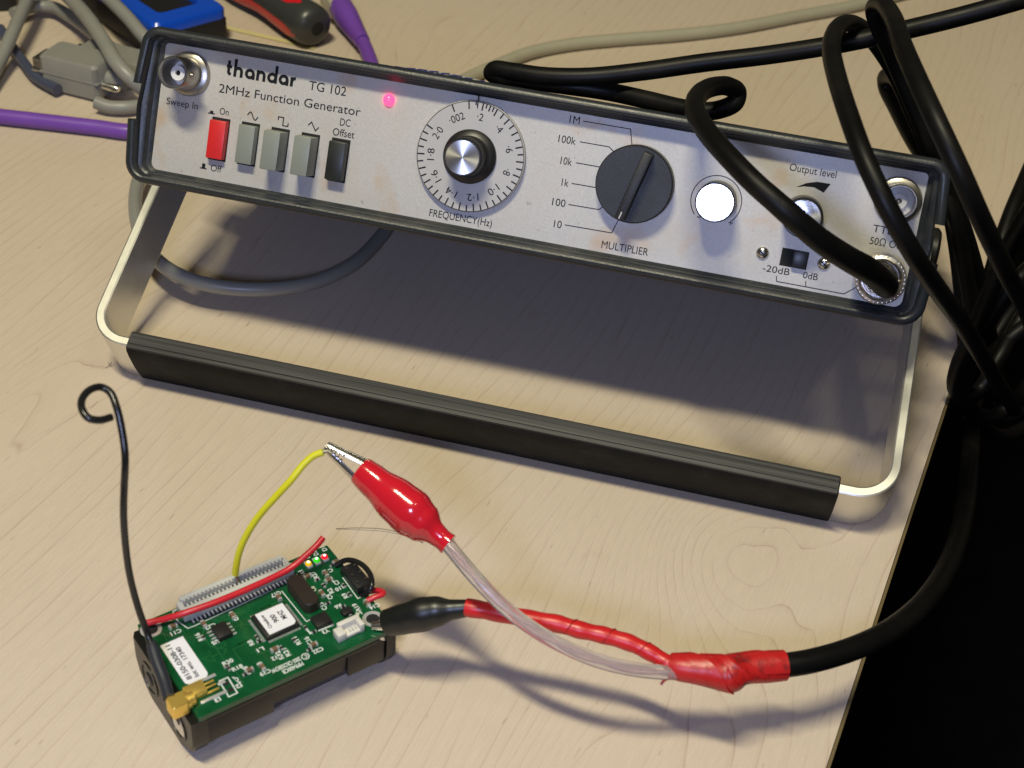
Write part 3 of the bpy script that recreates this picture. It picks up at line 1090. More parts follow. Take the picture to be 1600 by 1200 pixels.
# battery holder
bh = MB()
def holder_ring(x, g=0.0):
    T_ = MZ - PT - 0.05
    wy = 16.6 - g
    return [(x, -wy, T_ - g), (x, -wy - 0.1, T_ - 3), (x, -wy + 0.3, 9.5), (x, -wy + 1.9, 8.2), (x, -wy + 5.0, 1.6 + g), (x, -wy + 7.6, 0.2 + g), (x, -3.6, 0.2 + g), (x, -1.6, 2.2 + g), (x, 1.6, 2.2 + g), (x, 3.6, 0.2 + g), (x, wy - 7.6, 0.2 + g), (x, wy - 5.0, 1.6 + g), (x, wy - 1.9, 8.2), (x, wy - 0.3, 9.5), (x, wy + 0.1, T_ - 3), (x, wy, T_ - g)]
bh.loft([holder_ring(-26.5, 0.5), holder_ring(-26.0), holder_ring(26.5), holder_ring(27.0, 0.5)])
holder = bh.build('battery_holder', 'holder', node, smooth=40)
def end_plate(x0, x1):
    e_ = MB()
    def ring(x, g):
        T_ = MZ - PT - 0.2
        wy = 17.6 - g
        return [(x, -wy, T_ - g), (x, -wy, 9.0), (x, -wy + 1.6, 5.2), (x, -wy + 4.4, 1.9 + g), (x, -wy + 8.0, 0.0 + g), (x, wy - 8.0, 0.0 + g), (x, wy - 4.4, 1.9 + g), (x, wy - 1.6, 5.2), (x, wy, 9.0), (x, wy, T_ - g)]
    d_ = 0.7 if x1 > x0 else -0.7
    e_.loft([ring(x0, 0), ring(x1 - d_, 0), ring(x1, 0.8)])
    return e_.build('end_plate', 'holder', holder, smooth=25)
end_plate(-25.5, -29.6)
end_plate(25.5, 28.9)
# side rib along the front wall, with its cut-outs
sr = MB()
sr.box((-16.5, -16.75, 12.0), (18, 1.0, 9.0))
sr.box((19.5, -16.75, 12.0), (11, 1.0, 9.0))
sr.box((0, -17.0, 16.3), (52, 1.3, 1.1))
sr.build('side_rib', 'holder', holder, bevel=0.2)
for y, m_ in ((8.4, 'slot'), (-8.0, 'steel')):
    rg = MB()
    rg.lathe([(5.0, 0.0), (5.0, 0.25), (4.2, 0.25), (4.0, -0.6)], (-29.6, y, 8.4), (-1, 0, 0), 32, False, False)
    rg.build('contact_ring', 'holder', holder)
    ct = MB()
    ct.lathe([(4.1, 0.02), (2.2, 0.08), (1.9, 0.5), (0.1, 0.6)], (-29.6, y, 8.4), (-1, 0, 0), 28)
    ct.build('contact', m_ if m_ == 'steel' else 'black_plastic', holder)

# ivory 51-way connector: two walls, a toothed slot, end blocks, rows of leads
x0, yb0 = (-17.31, 11.97)
x1, yb1 = (14.61, 11.98)
yf = (yb0 + yb1) / 2
yk = BB - 0.25
CH = 3.9
cn = MB()
cn.box(((x0 + x1) / 2, yf + 0.75, MZ + CH / 2 + 0.15), (x1 - x0, 1.5, CH))
cn.box(((x0 + x1) / 2, yk - 0.7, MZ + CH / 2 + 0.15), (x1 - x0 - 2.2, 1.4, CH))
cn.box(((x0 + x1) / 2, (yf + yk) / 2, MZ + 0.9), (x1 - x0 - 1.5, yk - yf, 1.4))
for xx in (x0 + 0.8, x1 - 0.8):
    cn.box((xx, (yf + yk) / 2, MZ + 1.6), (1.5, yk - yf - 1.0, 2.9))
conn = cn.build('header_socket', 'conn', node, bevel=0.18)
th = MB()
lead = MB()
nt_ = 26
for i in range(nt_):
    xx = x0 + 2.0 + (x1 - x0 - 4.0) * i / (nt_ - 1)
    th.box((xx, yk - 1.75, MZ + CH - 0.6), (0.5, 0.9, 1.5))
    th.box((xx, yf + 1.85, MZ + CH - 0.6), (0.5, 0.8, 1.5))
    lead.box((xx, yf - 0.55, MZ + 0.22), (0.42, 1.5, 0.30))
th.build('contact_teeth', 'conn', conn, smooth=0)
lead.build('leads', 'solder', conn, smooth=0)
lsh = MB()
lsh.box(((x0 + x1) / 2, yf - 0.5, MZ + 0.08), (x1 - x0 - 3.0, 1.9, 0.05))
lsh.build('pad_gap', 'slot', conn, smooth=0)

# chips and larger parts
def chip(name, c, sx, sy, h, m, rot=0.0, bev=0.15):
    mb = MB()
    mb.box((c[0], c[1], MZ + 0.08 + h / 2), (sx, sy, h), Matrix.Rotation(rot, 3, 'Z'), 0.96)
    return mb.build(name, m, node, bevel=bev)
qc = (2.33, -0.26)
q = chip('radio_chip', qc, 9.6, 9.2, 1.2, 'chip')
ql = MB()
for i in range(20):
    t_ = -4.4 + 8.8 * i / 19
    for s_ in (-1, 1):
        ql.box((qc[0] + t_, qc[1] + s_ * 5.05, MZ + 0.15), (0.2, 0.7, 0.2))
        ql.box((qc[0] + s_ * 5.35, qc[1] + t_ * 0.95, MZ + 0.15), (0.7, 0.2, 0.2))
ql.build('leads', 'solder', q, smooth=0)
def sticker(poly, h, parent):
    mb = MB()
    mb.loft([[(x, y, MZ + h) for x, y in poly], [(x, y, MZ + h + 0.06) for x, y in poly]])
    return mb.build('sticker', 'sticker', parent, smooth=0)
st2 = sticker(rrect(qc[0] - 3.7, qc[0] + 4.3, qc[1] - 3.9, qc[1] + 4.2, 1.3, 5, (0, 0, 0, 1)), 1.31, q)
tp = MB()
def board_text(mb, s, a, b, cap, h):
    text_fit(mb, s, a, b, cap, bz_(h), 0.022)
qx, qy = qc
board_text(tp, 'Crossbow', (qx - 1.9, qy - 2.0), (qx - 1.9, qy + 3.1), 1.0, 1.42)
board_text(tp, '900', (qx + 0.6, qy - 1.1), (qx + 0.6, qy + 1.9), 1.4, 1.42)
board_text(tp, 'MHZ', (qx + 2.9, qy - 1.1), (qx + 2.9, qy + 2.2), 1.4, 1.42)
tp.build('lettering', 'print', q, smooth=0)

so = (-10.86, 3.75)
s8 = chip('small_chip', so, 4.0, 5.0, 1.5, 'chip')
sl8 = MB()
for i in range(4):
    yy = so[1] - 1.9 + 1.27 * i
    for s_ in (-1, 1):
        sl8.box((so[0] + s_ * 2.6, yy, MZ + 0.2), (1.2, 0.45, 0.3))
sl8.build('leads', 'solder', s8, smooth=0)

cr_ = MB()
cc = (12.68, 3.73)
pol = rrect(cc[0] - 2.3, cc[0] + 2.3, cc[1] - 6.0, cc[1] + 6.0, 2.0, 6)
cr_.loft([[(x, y, MZ + 0.1) for x, y in pol], [(x, y, MZ + 3.1) for x, y in pol], [(cc[0] + (x - cc[0]) * .93, cc[1] + (y - cc[1]) * .96, MZ + 3.4) for x, y in pol]])
cr_.build('crystal', 'brown_chip', node, smooth=30)
chip('memory_chip', (12.55, -6.15), 4.6, 4.2, 1.1, 'chip')
chip('regulator', (19.65, -7.06), 3.0, 2.2, 1.2, 'chip')

# white two-pin connector
wc = (16.41, -12.64)
wm_ = MB()
wm_.box((wc[0] + 0.9, wc[1] + 0.9, MZ + 1.6), (6.2, 1.4, 3.2))
wm_.box((wc[0] - 2.6, wc[1] - 0.9, MZ + 1.35), (2.4, 3.0, 2.6))
wm_.box((wc[0] + 3.4, wc[1] - 0.6, MZ + 1.5), (1.3, 3.4, 2.9))
wm_.box((wc[0] + 0.9, wc[1] - 0.9, MZ + 0.6), (5.0, 2.6, 1.0))
wco = wm_.build('power_socket', 'white_conn', node, bevel=0.2)
wp = MB()
for i in range(3):
    wp.box((wc[0] + 0.2 + 0.9 * i, wc[1] - 0.6, MZ + 1.3), (0.4, 1.8, 0.5))
wp.build('contacts', 'solder', wco, smooth=0)

# black 2-row programming header
hc = (27.7, 1.88)
hd = chip('pin_header', hc, 4.6, 9.4, 2.3, 'black_plastic')
hp_ = MB()
for i in range(3):
    for j in range(2):
        hp_.box((hc[0] - 1.25 + 2.5 * j, hc[1] - 2.9 + 2.9 * i, MZ + 2.7), (0.6, 0.6, 0.6))
hp_.build('pins', 'nickel', hd, smooth=0)

# jumper pad outline, two dark holes
sk = MB()
jx = [(-18.52, -10.09), (-16.18, -10.11), (-16.43, -15.79), (-18.77, -15.81)]
def rect_line(pts, wd=0.3, h=0.05):
    ribbon(sk, pts, wd, bz_(h), True)
rect_line(jx, 0.34)
for pts in (
    [(9.08, 9), (9.34, -4.07), (15.13, -3.7)],
    [(25.26, 4.82), (24.77, -4.01), (27.95, -3.92)],
    [(-18.25, 17.29), (-18.52, 13.27), (-17.45, 9.88), (-15.75, 9.75), (14.12, 10.86), (14.57, 14.37)],
    [(-18.25, 17.29), (-15.34, 17.4)],
    [(18.62, -5.86), (18.4, -7.73)],
    [(10.38, -8.49), (14.23, -8.69)],
    [(8.11, -5.27), (8.16, -8.43)]):
    ribbon(sk, pts, 0.26 if len(pts) != 2 else 0.4, bz_(0.055))
random.seed(5)
for (s, xy, rr) in (('C11', (-20.57, 10.27), 180), ('C22', (-12.29, 7.44), 180), ('C10', (-5.59, 7.2), 90), ('R16', (-16.35, 5.71), 90), ('U5', (-13.64, 1.95), 180), ('R20', (-13.93, -5.63), 0), ('R18', (-12.77, -8.58), 0),
                      ('C18', (-11.18, -10.68), 90), ('R3', (-7.49, -10.78), 90), ('C19', (-7.65, -13.64), 180), ('R8', (-6.14, -2.97), 90), ('L1', (-5.13, -6.26), 180), ('C12', (-2.85, -10.7), 180), ('R21', (-0.05, -10.57), 90), ('R12', (-1.94, -10.52), 90),
                      ('C17', (7.23, 8.74), 180), ('R11', (4.07, -8.57), 90), ('C16', (6.55, -10.12), 90), ('C22', (7.03, -14.25), 180), ('Y3', (11.91, -9.59), 180), ('C8', (16.51, 5.22), 90), ('R5', (17.59, 2.49), 90), ('C9', (18.8, 0.51), 90),
                      ('R2', (20.05, 2.2), 90), ('C7', (22.93, 4.16), 90), ('R10', (22.74, 1.78), 180), ('R9', (22.41, -1.32), 90), ('C1', (23.54, 8.84), 180), ('R27', (19.26, 9.62), 90), ('D1', (26.39, 17.02), 90), ('D2', (23.55, 16.76), 90),
                      ('D3', (20.94, 16.88), 90), ('R6', (19, -3.68), 180), ('R19', (22.89, -6.5), 90), ('J4', (22.49, -8.67), 180), ('C14', (27.13, -8.73), 180), ('J3', (-21.29, -15.15), 180), ('J2', (-14.98, -13.98), 180), ('R1', (16.85, 12.13), 90), ('C15', (15.59, -1.57), 90)):
    x, y = xy
    a = math.radians(rr)
    L_ = 0.95 * len(s)
    dx_, dy_ = math.cos(a) * L_ / 2, math.sin(a) * L_ / 2
    ux, uy = -math.sin(a), math.cos(a)
    text_fit(sk, s, (x - dx_ - ux * 0.6, y - dy_ - uy * 0.6), (x + dx_ - ux * 0.6, y + dy_ - uy * 0.6), 1.3, bz_(0.05), 0.03)
ca_, cb_ = (4.36, -13.56), (-6.18, -13.6)
ym_ = (ca_[1] + cb_[1]) / 2
ribbon(sk, arc((ca_[0] - 1.0, ym_ - 0.7), 0.95, 0, 360, 24)[:-1], 0.26, bz_(0.05), True)
ribbon(sk, arc((ca_[0] - 1.0, ym_ - 0.7), 0.42, 230, 490, 14), 0.22, bz_(0.05))
text_fit(sk, '2003 CROSSBOW', (ca_[0] - 2.4, ym_), (cb_[0], ym_), 1.35, bz_(0.05), 0.03)
ca_, cb_ = (1.78, -15.25), (-3.98, -15.35)
text_fit(sk, 'MPR400CB', (ca_[0], (ca_[1] + cb_[1]) / 2), (cb_[0], (ca_[1] + cb_[1]) / 2), 1.35, bz_(0.05), 0.03)
ribbon(sk, [(-15.18, -10.74), (-14.73, -12.98), (-14.24, -11.69)], 0.3, bz_(0.06), True)
sk.build('silkscreen', 'silk', board, smooth=0)
jh = MB()
for c in ((-17.33, -11.56), (-17.33, -14.08)):
    jh.lathe([(0.75, 0.05), (0.7, 0.06)], (c[0], c[1], MZ), (0, 0, 1), 20, False, True)
jh.build('jumper_holes', 'slot', board, smooth=0)

# surface-mount passives: body plus bright solder ends
caps = MB()
ress = MB()
ends = MB()
for i, (p, kind, rr) in enumerate((((-20.48, 12.16), 0, 0), ((-13.59, 8.64), 0, 1), ((-6.01, 7.46), 0, 1), ((-15.59, 4.85), 1, 1), ((-14.84, -6.91), 1, 0), ((-14.78, -7.84), 1, 1), ((-10.84, -11.26), 0, 0), ((-7.61, -12.04), 0, 1),
    ((-4.15, -2.29), 1, 1), ((-4.14, -3.83), 1, 0), ((-2.21, -8.47), 0, 0), ((-0.47, -8.79), 1, 1), ((3.45, -8.18), 1, 1), ((6.73, -12.31), 0, 0), ((7.12, 6.93), 0, 1), ((21.88, 8), 0, 1), ((17.28, 9.75), 0, 0),
    ((18.94, 7.47), 1, 0), ((21.37, 5.54), 0, 0), ((19.41, 4.67), 1, 1), ((17.42, 2.18), 0, 1), ((17.1, -1.45), 1, 0), ((23.96, 1.86), 1, 1), ((23.66, -1.68), 1, 1), ((19.9, -4.64), 1, 0), ((25.77, -7.07), 0, 1),
    ((26.53, 10.42), 0, 0), ((25.1, 10.01), 1, 0), ((8, -5.99), 1, 1), ((9.09, -8.38), 1, 0), ((14.32, -8.35), 1, 1), ((5.18, -13.09), 1, 0), ((-12.13, -11.7), 1, 0), ((20.03, -8.9), 1, 1), ((15.78, 11.77), 1, 0), ((6.56, -1.95), 1, 1))):
    lx, ly = (2.0, 1.15) if kind == 0 else (1.3, 0.75)
    if rr:
        lx, ly = ly, lx
    h = 0.95 if kind == 0 else 0.45
    (caps if kind == 0 else ress).box((p[0], p[1], MZ + 0.06 + h / 2), (lx * (0.6 if lx > ly else 0.96), ly * (0.6 if ly > lx else 0.96), h * 0.97))
    for s_ in (-1, 1):
        if lx > ly:
            ends.box((p[0] + s_ * lx * 0.44, p[1], MZ + 0.03 + h / 2), (lx * 0.30, ly * 1.05, h), None, 0.8)
        else:
            ends.box((p[0], p[1] + s_ * ly * 0.44, MZ + 0.03 + h / 2), (lx * 1.05, ly * 0.30, h), None, 0.8)
for nm_, mb_, m_ in (('capacitors', caps, 'cap_brown'), ('resistors', ress, 'resistor'), ('solder_ends', ends, 'solder')):
    o = mb_.build(nm_, m_, node, smooth=0)
    o['kind'] = 'stuff'

# three lit indicator diodes
for (nm_, c, col, st_) in (('red', (24.62, 13.44), (0.9, 0.008, 0.02), 0.75), ('green', (22.2, 13.46), (0.03, 0.8, 0.01), 0.4), ('yellow', (19.67, 13.47), (0.9, 0.52, 0.01), 0.35)):
    M['led_' + nm_ + '_smd'] = emis(nm_ + '_diode_lit', col, st_)
    bd = MB()
    bd.box((c[0], c[1], MZ + 0.4), (1.6, 2.6, 0.7))
    bo = bd.build('light_diode', 'conn', node, bevel=0.1)
    dm_ = MB()
    dm_.lathe([(0.95, 0.75), (0.9, 1.0), (0.6, 1.4), (0.1, 1.55)], (c[0], c[1], MZ), (0, 0, 1), 16)
    dm_.build('lens', 'led_' + nm_ + '_smd', bo)
    M['core_' + nm_] = emis(nm_ + '_diode_core', tuple(0.45 + 0.55 * v for v in col), 3.0)
    ck = MB()
    ck.lathe([(0.42, 1.3), (0.40, 1.55), (0.2, 1.72), (0.05, 1.75)], (c[0], c[1], MZ), (0, 0, 1), 12)
    ck.build('glowing_core', 'core_' + nm_, bo)
    bo['label'] = nm_ + ' lit surface diode'

# long part-number sticker
sx0, sy0 = (-25.88, -7.12)
sx1, sy1 = (-26.01, 8.16)
sx2, sy2 = (-19.49, 8.05)
sx3, sy3 = (-19.97, -7.73)
sxa, sxb = (sx0 + sx1) / 2, (sx2 + sx3) / 2
sya, syb = (sy0 + sy3) / 2, (sy1 + sy2) / 2
st1 = sticker(rrect(sxa, sxb, sya, syb, 1.6, 5, (0, 0, 1, 1)), 0.08, node)
t1 = MB()
wx = sxb - sxa
wy_ = syb - sya
board_text(t1, '8150-0308-11', (sxa + wx * 0.36, sya + wy_ * 0.10), (sxa + wx * 0.36, syb - wy_ * 0.06), wx * 0.215, 0.19)
board_text(t1, 'lot wo. 17340', (sxa + wx * 0.65, sya + wy_ * 0.09), (sxa + wx * 0.65, syb - wy_ * 0.18), wx * 0.20, 0.19)
t1.build('lettering', 'print', st1, smooth=0)

# gold aerial socket, plug and the black wire aerial
gx, gy = (-25.31, -10.98)
gs = MB()
gs.box((gx, gy, MZ + 1.4), (5.0, 3.6, 2.6))
gs.lathe([(1.4, 0), (1.4, 3.0)], (gx - 2.5, gy, MZ + 1.5), (-1, 0, 0), 24)
for s_ in (-1, 1):
    gs.box((gx + 3.9, gy + s_ * 1.45, MZ + 0.45), (3.6, 0.6, 0.7))
gs.box((gx + 3.9, gy, MZ + 0.7), (3.4, 0.5, 0.5))
gso = gs.build('aerial_socket', 'gold', node, bevel=0.2)
gsl = MB()
for s_ in (-1, 1):
    gsl.box((gx + 3.4, gy + s_ * 3.1, MZ + 0.25), (7.0, 0.9, 0.4))
gsl.box((gx + 7.0, gy, MZ + 0.2), (2.0, 0.9, 0.3))
gsl.build('solder_joint', 'solder', gso, bevel=0.12)
px_, py_ = (-30.67, -12.74)
gp_ = MB()
pol = rrect(px_ - 2.3, px_ + 2.3, py_ - 2.2, py_ + 2.2, 0.8, 4)
gp_.loft([[(x, y, MZ - 0.4) for x, y in pol], [(x, y, MZ + 3.2) for x, y in pol], [(px_ + (x - px_) * .88, py_ + (y - py_) * .88, MZ + 3.6) for x, y in pol]])
gp_.lathe([(2.1, 0), (2.1, 1.0), (1.8, 1.1), (1.8, 2.2)], (px_ + 1.9, py_, MZ + 1.6), (1, 0, 0), 24)
gpo = gp_.build('aerial_plug', 'gold', node, smooth=35)

def to_node(pts):
    return [node_inv @ Vector(p) for p in pts]
slv = MB()
slv.tube(to_node(spline([(-50.73, -150.64, 27), (-47.69, -154.35, 25), (-44.4, -157.88, 23.2), (-41.34, -161.89, 22.2)], 8)), lambda t: 1.5 - 0.3 * max(0, 0.12 - t) / 0.12 - 0.15 * (t < 0.02), 18)
slv.build('aerial_sleeve', 'sleeve', node)
aer = MB()
apts = [(-57.13, -144.12, 92), (-58.56, -146.94, 93), (-60.49, -148.03, 94), (-62.56, -146.71, 95), (-64.19, -143.18, 95), (-63.96, -139.93, 95), (-62.77, -137.21, 94), (-60.71, -137.17, 93), (-58.3, -139.37, 91), (-56.33, -141.78, 87), (-54.51, -144.9, 82), (-54.79, -146.6, 74), (-55.1, -147.84, 67), (-55.47, -148.29, 57), (-55.61, -148.01, 46), (-54.15, -148.66, 36), (-51.75, -149.96, 28.5), (-48.28, -153.7, 25.5)]
aer.tube(to_node(spline(apts, 8)), 0.88, 12)
aer.build('aerial_wire', 'black_wire', node)

# battery leads
bl = MB()
bl.tube(to_node(spline([(-18.83, -105.19, 19.5), (-16.67, -104.03, 21), (-14.04, -104.26, 22), (-10.65, -105.74, 22.5), (-7.74, -108.58, 22.5), (-6.46, -111.38, 22), (-7.08, -112.74, 20.5), (-9.1, -113.08, 18.5), (-11.01, -111.16, 15)], 8)), 0.75, 12)
bl.build('battery_lead', 'black_wire', node)['label'] = 'black battery lead looped past the pin header'
rl = MB()
rl.tube(to_node(spline([(-6.52, -114.95, 19.6), (-4.78, -113.78, 20.3), (-3.24, -112.52, 20.5), (-3.15, -111.68, 20.3), (-4.52, -110.75, 19.8), (-6.39, -109.9, 18.5), (-8.88, -107.77, 15)], 6)), 0.8, 12)
rl.build('battery_lead', 'red_wire', node)['label'] = 'red battery lead bent at the corner of the board'
# red wire lying across the connector
rw = MB()
rw.tube(to_node(spline([(-58.08, -139.92, 20.2), (-54.47, -138.42, 21), (-49.08, -136.38, 23), (-43.1, -131.8, 23.9), (-37.04, -125.16, 23.9), (-31.09, -117.72, 23.9), (-27.96, -114.12, 24.6), (-25.14, -110.48, 26.5), (-23.17, -107.4, 28), (-22.18, -105.1, 29)], 8)), 0.88, 12)
rwo = rw.build('hookup_wire', 'red_wire', node)
rwo['label'] = 'red wire lying along the ivory connector'

# ------------------------------------------------------------------ yellow jumper wire
yw = empty('jumper_wire', (-42.19, -118.3, 20))
tag(yw, 'yellow jumper wire rising from the ivory connector to the red clip', 'wire')
off = -Vector((-42.19, -118.3, 20))
def rel(pts):
    return [Vector(p) + off for p in pts]
ym = MB()
ypts = [(-40.66, -121.51, 25.5), (-40.19, -121.32, 29), (-39.22, -120.65, 34), (-37.08, -119.54, 40), (-34.01, -118.25, 46), (-30.05, -116.79, 52), (-26.85, -114.95, 56.5), (-24.46, -111.97, 60), (-22.39, -110.12, 62), (-20.16, -109.19, 63)]
ym.tube(rel(spline(ypts, 8)), 0.92, 14)
ym.build('insulation', 'yellow_wire', yw)
yc = MB()
yc.tube(rel(spline([(-40.71, -121.38, 25.6), (-40.15, -121.83, 24.3), (-39.85, -122.03, 23.4), (-40.15, -122.28, 22.6), (-40.26, -121.65, 20.5)], 6)), 0.32, 8)
yc.build('bare_end', 'nickel', yw)
yc = MB()
yc.tube(rel(spline([(-20.47, -109.3, 62.9), (-19.23, -108.5, 63), (-17.96, -108.77, 62.5)], 4)), 0.4, 8)
yc.build('bare_end', 'nickel', yw)

# ------------------------------------------------------------------ test lead: coax, plug, taped split and two crocodile clips
tl = empty('test_lead', (92.19, -92.69, 0))
tag(tl, 'black coaxial test lead with red and black crocodile clips and a red taped split', 'test lead')
toff = -Vector((92.19, -92.69, 0))
def rt(pts):
    return [Vector(p) + toff for p in pts]
R_C = 3.15
def gpt(u, v, n):
    return gen_m @ Vector((u, REC - n, v))
pu, pv_ = (111.3, 12.99)
strands = []
# from the output plug, up over the front panel, a small loop on the case, back to a bend and away to the right
strands.append([gpt(pu + 0.6, pv_ - 0.2, 15), gpt(pu + 0.3, pv_ + 0.2, 30), (104.3, -33.89, 98), (98.52, -38.51, 103), (90.08, -43.41, 110), (80.77, -44.76, 117), (71.54, -40.6, 121), (62.74, -31.58, 123), (55.99, -18.92, 122), (50.89, -1.9, 119), (50.02, 16.07, 115), (52.58, 30.8, 111), (56.74, 40.35, 107.5), (59.56, 44.32, 104), (59.37, 42.68, 101.5), (55.41, 40.36, 99.5), (49.72, 39.93, 98), (42.55, 41.96, 97), (31.98, 45.49, 96), (19.16, 48.74, 95), (4.75, 47.93, 95), (-7.62, 46.98, 95), (-14.78, 46.13, 95), (-18.42, 47.02, 95.5), (-17.34, 46.59, 97), (-11.59, 45.18, 98), (-0.91, 43.79, 99), (13.2, 44.45, 101), (28.59, 47.71, 104), (47.62, 50.79, 109), (66.45, 52.73, 114), (84.76, 53.73, 120), (102.52, 56.72, 126), (119.67, 58.57, 133), (136.41, 61.91, 140), (157.88, 77.25, 145), (167.22, 39.41, 150), (161.31, 13.25, 140), (154.15, 16.16, 120)])
# tall loop nearer the panel
strands.append([(174.29, 67.81, -10), (151.58, 16.94, 40), (132.34, -24.77, 82), (120.7, -43.56, 103), (111.4, -53.48, 118), (103.44, -52.33, 128), (96.53, -44.97, 135), (90.85, -30.68, 139), (86.12, -10.03, 140), (83.98, 10.1, 138), (84.7, 32.58, 134), (87.93, 50.5, 129), (92.74, 62.31, 123), (98.67, 67.72, 116), (106.51, 70.87, 106), (115.98, 68.03, 93), (126.01, 61.33, 80), (135.12, 55.84, 66), (144.31, 58.61, 44), (154.47, 65.81, 15), (169.64, 93.79, -25)])
# second tall loop beside it
strands.append([(190.56, 94.15, -20), (158.66, 16.8, 60), (139.5, -24.4, 100), (127.39, -39.56, 122), (119.41, -40.6, 134), (112.19, -33.98, 142), (106.35, -20.97, 146), (101.81, -3.42, 147), (98.7, 16.83, 146), (95.95, 33.06, 143), (94.09, 42.73, 138), (96.62, 49.69, 130), (103.36, 56.37, 118), (112.3, 57.76, 104), (123.81, 57.93, 86), (136.34, 60.42, 66), (149.16, 66.57, 40), (162.81, 82.88, 5), (179.98, 112.82, -40)])
# low loop behind the corner of the case
strands.append([(132.09, 141.86, 40), (123.63, 155.91, 44), (115.81, 172.85, 48), (111.17, 179.6, 52), (110.05, 179.47, 56), (112.39, 172.87, 60), (116.28, 159.06, 62), (121.57, 137.96, 62), (127.95, 116.05, 60), (134.93, 98.65, 54), (141.43, 85.84, 42), (148.61, 81.81, 22), (155.49, 83.41, 0), (172.76, 119.22, -50)])
# coming back in from the right into the bundle
strands.append([(154.15, 16.16, 120), (150.41, 19.65, 100), (148.26, 25.57, 82), (147.64, 31.58, 62), (147.36, 37.95, 38), (147.14, 44.11, 20), (149.04, 48.83, 8), (154.06, 54.8, 0), (159.35, 61.1, 0), (163.44, 68.07, 10), (169.96, 83.91, 20), (177.42, 84.71, 40)])
strands.append([(173.69, 167.35, 60), (162.99, 121.32, 55), (157.91, 100.47, 46), (155.36, 85.47, 32), (156.05, 82.73, 12), (163.97, 90.72, -15), (175.88, 96.71, -35), (185.68, 104.03, -35), (194.2, 120.39, -20)])
strands.append([(180.42, 91, 60), (163.4, 52.45, 62), (154.69, 39.64, 56), (150.94, 41.84, 40), (150.82, 50.74, 18), (154.5, 57.58, 0), (163.25, 66.82, -15), (172.41, 73.68, -15), (179.6, 75.58, 0), (192.77, 85.94, 10)])
strands.append([(135.81, 113.3, 50), (142.36, 98.38, 40), (150.91, 95.36, 22), (159.26, 97.15, 0), (171.98, 113.79, -30), (188.47, 137.4, -60)])
strands.append([(190.39, 95.1, 20), (174.26, 81.3, 20), (163.56, 74.02, 10), (162.29, 86.1, -15), (169.99, 99.14, -40), (185.45, 119.17, -60), (203.95, 138.14, -60)])
# long tail that swings round to the taped split
strands.append([(100.96, -112.42, 27), (108.07, -108.7, 27), (117.18, -101.42, 26), (127.12, -89.57, 23), (136.21, -73.03, 18), (144.8, -49.47, 10), (151.96, -19.87, 0), (157.29, 13.05, -10), (160.75, 47.54, -18), (162.34, 76.83, -20), (163.94, 94.82, -12), (169.25, 109.15, 0), (181.34, 129.36, 10)])
cb = MB()
for st, rs in zip(strands, (2.9, 2.6, 2.6, 3.3, 2.7, 2.7, 2.9, 2.9, 2.9, R_C)):
    cb.tube(rt(spline(st, 9)), rs, 16)
cb.build('cable', 'coax', tl)

# plug on the generator's output
def tl_lathe(mb, prof, o, ax, n=32, c0=True, c1=True):
    mb.lathe(prof, Vector(o) + toff, ax, n, c0, c1)
ax_p = gen_m.to_3x3() @ Vector((0, -1, 0))
pl_ = MB()
tl_lathe(pl_, [(7.3, 3.0), (7.4, 3.4), (7.4, 12.0), (7.0, 13.2), (6.2, 13.5), (5.9, 13.0), (5.6, 10.0), (5.4, 9.5)], gpt(pu, pv_, 0), ax_p, 48, False, True)
plug = pl_.build('plug', 'rusty', tl, smooth=35)
kr = MB()
e1 = gen_m.to_3x3() @ Vector((1, 0, 0))
e2 = gen_m.to_3x3() @ Vector((0, 0, 1))
for i in range(34):
    a = 2 * PI * i / 34
    c = gpt(pu + 6.75 * math.cos(a), pv_ + 6.75 * math.sin(a), 12.6) + toff
    kr.box(c, (0.7, 1.5, 0.55), gen_m.to_3x3() @ Matrix.Rotation(-a, 3, 'Y'))
kr.build('knurl', 'rusty', plug, bevel=0.15)
nutm = MB()
nutm.lathe([(4.6, 9.0), (4.6, 14.5), (4.1, 15.0)], gpt(pu, pv_, 0) + toff, ax_p, 6)
nutm.build('gland_nut', 'steel', plug, smooth=0)
bt = MB()
bt.tube(rt(spline([gpt(pu + 0.6, pv_ - 0.2, 13), gpt(pu + 0.3, pv_ + 0.2, 29), (104.65, -34.09, 98), (98.52, -38.51, 103), (90.08, -43.41, 110), (80.77, -44.76, 117), (74.32, -42.16, 120)], 8)), lambda t: 3.75 - 0.87 * t, 16)
bt.build('strain_relief', 'coax', plug)

# taped split
tj = MB()
jp = spline([(74.42, -120.77, 27.5), (78.57, -120.83, 28), (82.98, -120.13, 28), (87.47, -119.39, 27.5), (89.64, -118.72, 27.5), (92.29, -116.43, 27.3), (97.69, -113.64, 27), (102.5, -111.62, 27)], 8)
def jr(t):
    return 3.1 + 0.9 * min(1, t / 0.25) + 0.9 * math.exp(-((t - 0.52) / 0.11) ** 2) + 0.10 * math.sin(t * 23) - 0.15 * math.exp(-((t - 0.66) / 0.06) ** 2)
tj.tube(rt(jp), jr, 18)
wrap = tj.build('tape_wrap', 'worn_tape', tl, smooth=50)
